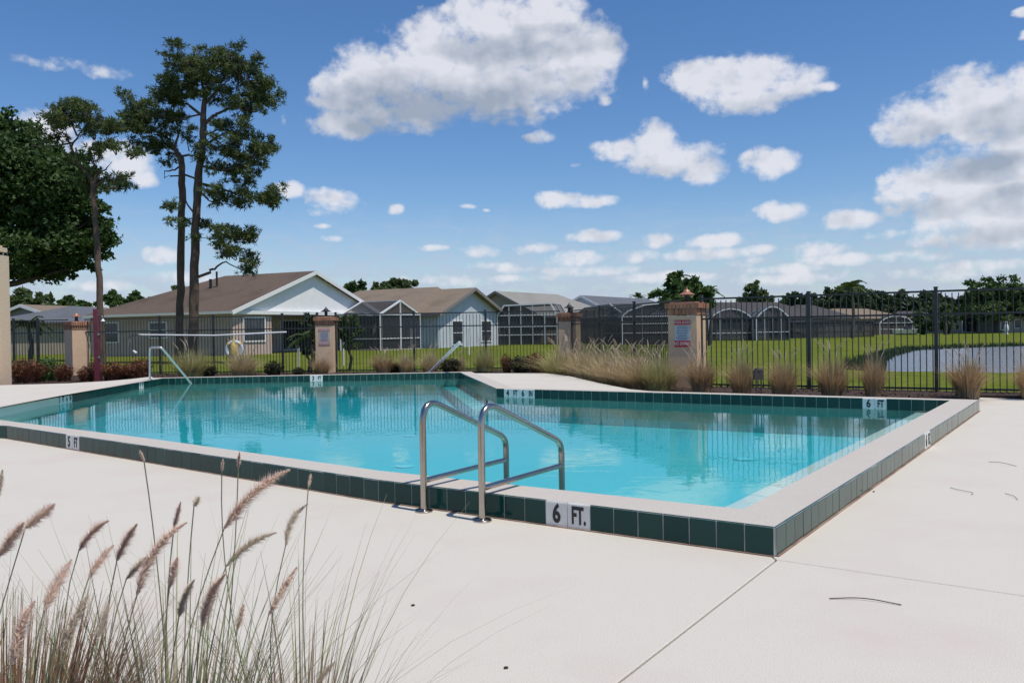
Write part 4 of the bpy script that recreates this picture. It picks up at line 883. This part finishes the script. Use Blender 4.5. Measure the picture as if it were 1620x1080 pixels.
bt('bright green small tree before the treeline right of the tall fence post',1495,112,-.3,[(1490,490,16,10),(1505,486,10,8),(1480,500,12,8)],M['leaf2'],2500,.22,53)
bt('dark shrubby tree below the bright green one',1500,116,-.3,[(1480,512,18,14),(1500,512,16,14)],M['leaf3'],2500,.22,54)
bt('bushy shrub by the small domed cage',1458,118,-.3,[(1458,512,12,14),(1450,500,12,8)],M['leaf1'],1800,.22,55)
# far treeline: one mass of crowns behind the pond and the houses
r=random.Random(77); mb=MB(); tk=MB()
def fartree(px,D,ytop,wk=.34,n=26):
    b=WD(px,500,D); b.z=-.4; top=WD(px,ytop,D).z; H=top-b.z; tk.tube([b,(b.x,b.y,top-.5)],[.25,.08],5)
    for j in range(n):
        w=(1-(j/n)**2*.75)*H*wk
        leaves(mb,(b.x+r.uniform(-.4,.4)*w,b.y+r.uniform(-.4,.4)*w,b.z+H*(.12+.86*j/n)),(w,w,H*.07),46,.45,r,.3)
for i in range(44): x=1240+9.5*i; fartree(x+r.uniform(-4,4),190+r.uniform(-14,14),464+r.uniform(-6,9)+(7 if x<1330 else 0))
for x in [-40,8,60,240,330,430,540,700,745,770,905,960,1010,1040,1130,1150,1165,1225]: fartree(x,170,498+r.uniform(-3,2),.6,10)
t=thing('far_treeline','continuous dark treeline far behind the pond and the houses','treeline',(60,190,-.4)); t['kind']='stuff'
mb.build('crowns',M['leaf3'],t,kind='stuff'); tk.build('trunks',M['oakbark'],t,kind='stuff')
# palms
def palm(label,px,pyt,D,z0,fl,seed,nf=16,tw=.14,droop=1.0,pbx=None,pyb=None):
    r=random.Random(seed); top=WD(px,pyt,D); b=WD(pbx or px,500,D); b.z=z0; t=thing('palm_tree',label,'palm tree',b)
    MB().tube([b-Vector((0,0,.2)),b.lerp(top,.5)+Vector((.15,0,0)),top],[tw*1.2,tw,tw*.8],10).build('trunk',M['oakbark'],t,True)
    for i in range(nf):
        a=6.283*i/nf+r.uniform(-.2,.2); el_=r.uniform(.0,1.2); L_=fl*r.uniform(.8,1.1); d=Vector((math.cos(a)*math.cos(el_),math.sin(a)*math.cos(el_),math.sin(el_)))
        pts=[top+d*(L_*s)+Vector((0,0,-droop*L_*s*s*.55)) for s in [k/6 for k in range(7)]]; m=MB(); m.tube(pts,[.02]*7,4,False,.6)
        for k in range(28):
            s=.12+.88*k/28; q=top+d*(L_*s)+Vector((0,0,-droop*L_*s*s*.55)); sd_=Vector((-d.y,d.x,0)).normalized()
            for sg in(-1,1):
                e=q+sd_*sg*fl*.24*(1.1-s*.7)+d*fl*.10+Vector((0,0,-fl*.10)); w=d*.035
                m.add([q-w,q+w,e],[(0,1,2)],r.random())
        m.build('frond',M['palmleaf'],t)
palm('palm rising above the leafy tree left of the sign pillar',1070,440,62,-.2,1.3,61,16)
palm('small palm leaning behind the right side of the sign pillar',1122,462,64,-.2,1.2,62,14)
palm('leaning palm with drooping fronds across the lawn',1348,456,92,-.3,2.9,63,16,.16,1.3)
palm('palm top showing above the slate roof',1010,471,118,-.3,1.8,64,12)
palm('small palm in front of the grey gabled house at left',44,513,38,-.1,1.1,65,18,.1,1.1)
# shrubs and small trees behind the fence
bt('small leafy tree behind the fence right of the faded-sign pillar',550,29,-.1,[(552,508,18,14),(540,530,14,16),(565,525,12,14),(556,545,12,10)],M['leaf2'],3500,.07,66,.06,name='small_tree')
bt('dark green climbing shrub left of the faded-sign pillar',484,26.5,-.1,[(488,510,10,18),(480,530,10,18),(494,535,8,20),(484,552,10,10)],M['leaf3'],2600,.06,67,.05,name='garden_shrub',cat='shrub')
palm('low arching palm with orange tips left of the faded-sign pillar',487,535,25.6,-.05,.75,68,14,.05,1.2)
r=random.Random(91); mb=MB()
for _ in range(1500):
    q=W(1366+r.uniform(-30,34),586+r.uniform(-9,5),-.3); a=r.uniform(0,6.28); d=Vector((math.cos(a),math.sin(a),0)); s_=Vector((-d.y,d.x,0))*.03; h_=r.uniform(.15,.5); q.z=-.38
    e_=q+d*.2*h_+Vector((0,0,h_)); mb.add([q-s_,q+s_,e_],[(0,1,2)],r.random())
far=[W(x,y,-.3) for x,y in [(1375,571),(1405,560),(1440,552),(1520,548.5),(1620,545.5),(1900,540)]]
for a_,b_ in zip(far[:-1],far[1:]):
    for _ in range(int((b_-a_).length*90)):
        q=a_.lerp(b_,r.random())+Vector((r.uniform(-.5,.5),r.uniform(-.3,.7),-.06)); a=r.uniform(0,6.28); d=Vector((math.cos(a),math.sin(a),0)); s_=Vector((-d.y,d.x,0))*.04; h_=r.uniform(.08,.34); e_=q+d*.3*h_+Vector((0,0,h_)); mb.add([q-s_,q+s_,e_],[(0,1,2)],r.random())
o=mb.build('pond_reeds',M['leaf3'],None,kind='stuff'); tag(o,'dark reeds at the left tip and along the far bank of the pond','reeds')
# ---------------- grasses and bed plants
def blade(mb,p,d,h,w,bend,var,seg=4):
    s=Vector((-d.y,d.x,0)); 
    if s.length<.01: s=Vector((1,0,0))
    s.normalize(); pr=None; vs=[]; 
    for i in range(seg+1):
        t=i/seg; q=p+Vector((d.x*bend*t*t*h+d.x*.12*h*t,d.y*bend*t*t*h+d.y*.12*h*t,h*t*(1-.35*bend*t))); ww=w*(1-t*.92); vs+= [q-s*ww,q+s*ww]
    mb.add(vs,[(2*i,2*i+1,2*i+3,2*i+2) for i in range(seg)],var)
    return vs[-1]
def plume(mb,p,d,L_,rad,r,n,bend=.3):
    # bristly seed head along a bending axis
    q=Vector(p); d=Vector(d).normalized(); side=Vector((d.x,d.y,0)); 
    side=side.normalized() if side.length>.05 else Vector((1,0,0))
    for i in range(n):
        t=r.random(); ax=(d+side*bend*t-Vector((0,0,bend*.4*t))).normalized(); c=q+ (d*(L_*t))+side*(bend*.5*L_*t*t)-Vector((0,0,bend*.2*L_*t*t))
        env=math.sin(math.pi*min(1,.12+.86*t))**.5
        o=rdir(r); o=(o-ax*o.dot(ax)).normalized(); e=c+o*rad*env*r.uniform(.6,1.15)+ax*rad*1.1; w=o.cross(ax).normalized()*rad*.10
        mb.add([c-w,c+w,e],[(0,1,2)],r.random())
    mb.tube([q,q+d*L_*.5+side*(bend*.125*L_),q+d*L_*.97+side*bend*.45*L_-Vector((0,0,bend*.18*L_))],[rad*.34,rad*.34,rad*.1],5,True,.4)
def gm(n,a,b,t=.25): return mat(n,a,.8,var=b,trans=t)
G={'tan':gm('tan_grass',(.40,.31,.16),(.60,.49,.29)),'brown':gm('brown_grass',(.33,.21,.11),(.54,.40,.22)),'rust':gm('rust_leaf',(.14,.050,.028),(.26,.12,.06)),'yellow':gm('yellow_green_grass',(.32,.30,.11),(.50,.45,.21)),'dark':gm('dark_low_leaf',(.03,.035,.015),(.065,.06,.028)),'green':gm('green_low_leaf',(.05,.11,.025),(.11,.17,.05)),
 'plume':gm('seed_head',(.55,.44,.33),(.68,.57,.44),.35)}
def clump_proto(kind,h,w,n,seed,pl=0):
    r=random.Random(seed); mb=MB()
    if kind in('rust','dark','green'):
        for _ in range(n):
            a=r.uniform(0,6.28); rr_=r.random()**.6*w*.45; d=Vector((math.cos(a),math.sin(a),0)); blade(mb,Vector((d.x*rr_*.6,d.y*rr_*.6,0)),d,h*r.uniform(.35,1.0),.006,r.uniform(.1,.5),r.random(),3)
        leaves(mb,(0,0,h*.5),(w*.45,w*.45,h*.42),int(n*1.4),.028,r,.4)
    else:
        for _ in range(n):
            a=r.uniform(0,6.28); rr_=r.random()**.6*w*.27; d=Vector((math.cos(a),math.sin(a),0)); k=r.random(); dr=r.random()<.22; blade(mb,Vector((d.x*rr_,d.y*rr_,0)),d,h*((.35+.65*r.random()) if not dr else r.uniform(.6,1.0)),.0065,((.03+.62*k*k) if not dr else r.uniform(.7,1.15))*w/h*.9,r.random(),5)
    pm=MB()
    for _ in range(pl):
        a=r.uniform(0,6.28); d=Vector((math.cos(a),math.sin(a),0)); k=r.uniform(.1,.55); hh=h*r.uniform(.95,1.25); e=Vector((d.x*k*w*.75,d.y*k*w*.75,hh*.86)); pm.tube([(0,0,0),Vector((e.x*.45,e.y*.45,hh*.5)),e],[.002]*3,3,False,.2); plume(pm,e,d*.5+Vector((0,0,.8)),.15,.018,r,90)
    return mb.mesh('foliage',G[kind]),(pm.mesh('seed_heads',G['plume']) if pl else None)
PR={}
def proto(kind,h,w,n,pl,v):
    k=(kind,v)
    if k not in PR: PR[k]=(clump_proto(kind,h,w,n,hash(kind)%97*0+len(PR)*13+v,pl),h)
    return PR[k]
BASE={'tan':(.62,.75,950,10),'brown':(.62,.55,900,9),'rust':(.55,.5,420,0),'yellow':(.62,.8,900,5),'dark':(.32,.5,420,0),'green':(.4,.6,420,0)}
def bedplant(kind,px,pyb,pyt,D,label,group,i,wpx=None):
    h,w,n,pl=BASE[kind]; (me,pm),hh=proto(kind,h,w,n,pl,i%3)
    p=WD(px,pyb,D); top=WD(px,pyt,D).z; s=max(.25,(top-.03)/h); sw=s if not wpx else wpx/FPX*D/w
    t=thing({'rust':'copper_shrub','dark':'low_shrub','green':'green_shrub'}.get(kind,'fountain_grass'),label,'shrub' if kind in('rust','dark','green') else 'grass clump',(p.x,D,.03),group)
    rz=i*1.7; q_=random.Random(i*7+3); t.rotation_euler=(q_.uniform(-.1,.1),q_.uniform(-.1,.1),rz); t.scale=(sw,sw*q_.uniform(.85,1.1),s)
    for nm,m_ in (('foliage',me),('seed_heads',pm)):
        if m_:
            o=bpy.data.objects.new(nm,m_); COL.objects.link(o); o.parent=t
gB='plants in the bed along the fence'
BP=[('rust',42,0,565,21.6,'rust-red shrub nearest the cream column',50),('green',72,0,562,22.4,'bright green shrub between two rust shrubs at the far left',46),('rust',102,0,573,22,'narrow rust shrub touching the left side of the farthest left pillar',26),
('rust',137,0,578,21.8,'small copper shrub right of the farthest left pillar',26),('rust',152,0,568,22.3,'copper shrub behind the maroon shower post',26),('rust',180,0,570,22,'copper shrub one plant right of the shower post',36),('green',204,0,575,22.4,'small green shrub left of the silver stair rail',28),('rust',222,0,563,21.9,'dense rust shrub behind the silver stair rail',38),
('yellow',303,0,550,22.3,'large yellow-green grass clump left of the life ring',52),('dark',330,0,576,22.5,'low dark plant at the foot of the yellow-green clump',26),('tan',384,0,553,22.3,'tan grass clump under the life ring',44),('dark',433,0,569,22.6,'low dark shrub right of the life ring grass',28),('dark',473,0,580,22.8,'tiny dark plant beside the white stake',16),
('brown',509,0,566,22.6,'short brown grass in front of the faded-sign pillar',24),('brown',607,0,560,22.8,'first tan clump right of the faded-sign pillar',28),('dark',625,0,572,23,'dark tuft squeezed between two tan clumps',22),('tan',641,0,558,22.8,'second tan clump right of the faded-sign pillar',28),
('tan',681,0,556,22.9,'tan clump behind the white diagonal rail',30),('dark',712,0,565,22.6,'dark bush just right of the white diagonal rail',34),('tan',728,0,563,23,'thin tan clump touching the dark bush',20),('yellow',767,0,546,22.4,'yellow-green grass standing alone before the blue-grey house',34),
('rust',803,0,557,22.4,'thin rust shrub right of the lone yellow-green grass',18),('dark',826,0,561,22.2,'low dark green shrub between two rust shrubs before the patio',38),('rust',850,0,553,21.6,'dark red shrub left of the mass of tan grasses',24),
('brown',1110,0,562,14.6,'brown grass clump at the right foot of the sign pillar',40),('brown',1174,0,560,13.6,'brown grass clump left of the small utility box',34),('brown',1236,0,565,13.3,'brown grass clump right of the small utility box',40),('brown',1316,0,560,13.0,'widest brown grass clump right of the first tall fence post',44),('brown',1381,0,559,12.85,'brown grass clump before the left tip of the pond',34),('brown',1531,0,562,12.7,'brown grass clump right of the second tall fence post',46),('brown',1628,0,570,12.75,'grass clump cut by the right edge of the view',34)]
for i,(k,px,_,yt,D_,lb_,w_) in enumerate(BP): bedplant(k,px,600,yt-(5 if k in('tan','brown','yellow') else 1),D_,lb_,gB,i,w_*1.3)
MS=[('yellow',880,552,20.3,60,'green-leaved tan grass at the left end of the grass mass'),('tan',903,540,20.8,60,'tall tan grass in front of the hidden pillar'),('tan',925,550,18.8,60,'tan grass right of the hidden pillar, near the deck curve'),('tan',948,545,19.6,55,'tan grass second from the hidden pillar in the back row'),('tan',962,556,17.4,66,'tan grass leaning over the middle of the deck edge'),('tan',985,548,17.8,60,'pinkish tan grass in the middle of the mass'),('tan',1000,558,15.9,66,'tan grass where the deck narrows'),('tan',1022,550,16.2,60,'tan grass third from the sign pillar'),('yellow',1040,556,15.0,66,'greenish tan grass just left of the sign pillar'),('tan',1052,562,15.4,50,'tan grass touching the left face of the sign pillar'),('brown',1015,575,15.2,44,'low brown grass under the front of the mass'),('brown',975,575,16.6,44,'low brown grass at the bend of the deck edge')]
for i,(k,px,yt,D_,w_,lb_) in enumerate(MS): bedplant(k,px,600,yt,D_,lb_,gB,i+50,w_*1.2)
# ---------------- foreground fountain grass
M['fgbrown']=gm('dry_blades',(.12,.055,.032),(.33,.19,.105),.15); M['fggreen']=gm('green_blades',(.17,.21,.09),(.42,.42,.24),.25); M['fgstalk']=gm('stalk',(.22,.23,.11),(.36,.32,.18),.2)
M['fgplume']=gm('purple_seed_head',(.78,.58,.47),(.98,.88,.77),.6); M['fgpale']=gm('pale_seed_head',(.65,.54,.42),(.90,.82,.70),.45)
p0=Vector((-1.55,1.7,0))
mbd=MB(); bedn=[(-2.6,.4),(-.25,.4),(-.12,1.2),(-.3,2.05),(-.9,2.3),(-1.8,2.35),(-2.6,2.2)]; mbd.prism(bedn,-.05,.03); nb_=mbd.build('near_planting_bed',M['mulch'],None,kind='structure')
def fgclump(label,c,blades_,heads,seed,bw=.0028):
    r=random.Random(seed); t=thing('fountain_grass',label,'grass clump',c,'fountain grass clumps in the foreground')
    for nm,mt,n,h0,h1,spread,b0,b1 in blades_:
        mb=MB()
        for _ in range(n):
            a=r.uniform(0,6.28); d=Vector((math.cos(a),math.sin(a),0)); q=c+d*(r.random()**.7*spread); blade(mb,q,d,r.uniform(h0,h1),bw*r.uniform(.5,1.2),r.uniform(b0,b1),r.random(),6)
        mb.build(nm,mt,t)
    for (bx,by,tx,ty,D_,rad,pale) in heads:
        a=WD(bx,by,D_); b=WD(tx,ty,D_+r.uniform(-.04,.04)); L_=(b-a).length; d=(b-a).normalized(); st=c+Vector((r.uniform(-.05,.05),r.uniform(-.05,.05),0)); m=MB()
        k=a-Vector((d.x*.5,d.y*.5,.9)).normalized()*.32; pts=[st,st.lerp(k,.5)+Vector((0,0,.03)),k,a]
        sm=[]
        for j in range(13):
            u=j/12; q=st*(1-u)**3+(st.lerp(k,.55))*(3*u*(1-u)**2)+k*(3*u*u*(1-u))+a*u**3; sm.append(q)
        m.tube(sm,[.0013]*13,5,False,r.random()); so_=m.build('stalk',M['fgstalk'],t)
        m=MB(); n=int(L_/.16*1300); side=d.cross(Vector((0,1,0))).normalized(); bow=r.uniform(-.10,.14)*L_ if L_>.07 else 0
        if bx<tx: bow=abs(bow)
        for i in range(n):
            u=r.random(); cc=a.lerp(b,u)+side*(bow*4*u*(1-u)) ; env=min(1,(u+.05)*6)*min(1,(1.06-u)*2.4)
            o=rdir(r); o=(o-d*o.dot(d)).normalized(); ln=rad*1.55*env*r.uniform(.5,1.2); e=cc+o*ln+d*ln*.65; w=o.cross(d).normalized()*.0010
            if r.random()<.35: w=w*2.2; e=cc+o*ln*.6+d*ln*.5
            m.add([cc-w,cc+w,e],[(0,1,2)],r.random())
        ax_=[a.lerp(b,u/8)+side*(bow*4*(u/8)*(1-u/8)) for u in range(9)]; m.tube(ax_,[rad*.22]*8+[rad*.06],6,True,.45)
        m.build('seed_head',M['fgpale'] if pale else M['fgplume'],t)
    return t
cA=Vector((-.93,1.52,.03)); cB=Vector((-.70,1.72,.03)); cC=Vector((-.50,1.95,.03)); cD=Vector((-1.20,1.75,.03))
fgclump('brown dry grass clump in the bottom left corner',cA,[('dry_blades',M['fgbrown'],1700,.36,.66,.13,.0,.34),('green_blades',M['fggreen'],240,.40,.68,.12,.0,.45)],
 [(20,1050,55,950,1.35,.013,0),(70,965,113,885,1.45,.014,0),(100,1020,140,940,1.5,.012,1),(140,915,180,862,1.6,.011,0),(0,878,38,826,1.6,.012,0),(155,1010,172,955,1.5,.009,1)],101,.0046)
fgclump('green-stalked grass clump with the largest plume in the foreground',cB,[('dry_blades',M['fgbrown'],560,.28,.50,.15,.0,.4),('green_blades',M['fggreen'],190,.45,.80,.13,.0,.55)],
 [(355,835,458,743,1.75,.015,0),(217,940,296,826,1.7,.014,0),(185,886,217,828,1.8,.011,0),(275,835,286,793,1.75,.006,0),(268,930,281,880,1.7,.010,0),(283,975,308,916,1.75,.009,1),(200,915,232,880,1.9,.010,1),(320,990,357,907,1.7,.012,0),(125,870,172,823,1.9,.010,0),(307,800,315,786,1.8,.006,1),(377,740,379,714,1.8,.004,0),(228,730,221,712,1.8,.003,0)],102,.0036)
fgclump('thin airy grass clump leaning right in the foreground',cC,[('green_blades',M['fggreen'],85,.40,.82,.12,.05,.85),('dry_blades',M['fgbrown'],170,.30,.52,.13,.0,.4)],
 [(452,862,487,797,2.0,.012,1),(425,972,470,896,1.9,.012,0),(358,895,438,842,2.05,.012,1),(375,996,386,955,1.9,.009,0),(500,1082,530,1046,2.0,.010,1),(488,770,492,749,2.0,.004,0),(351,745,353,726,2.0,.003,0)],103)
fgclump('grass clump at the very left edge with arching plumes',cD,[('dry_blades',M['fgbrown'],160,.38,.62,.12,.0,.3),('green_blades',M['fggreen'],70,.45,.7,.12,.0,.5)],
 [(40,835,87,797,1.8,.011,0),(-4,790,4,742,1.9,.008,1),(-30,960,-5,900,1.8,.012,0)],104)
S.render.engine='CYCLES'; S.cycles.samples=96; S.cycles.max_bounces=8; S.cycles.transparent_max_bounces=24
S.render.resolution_x=1024; S.render.resolution_y=682
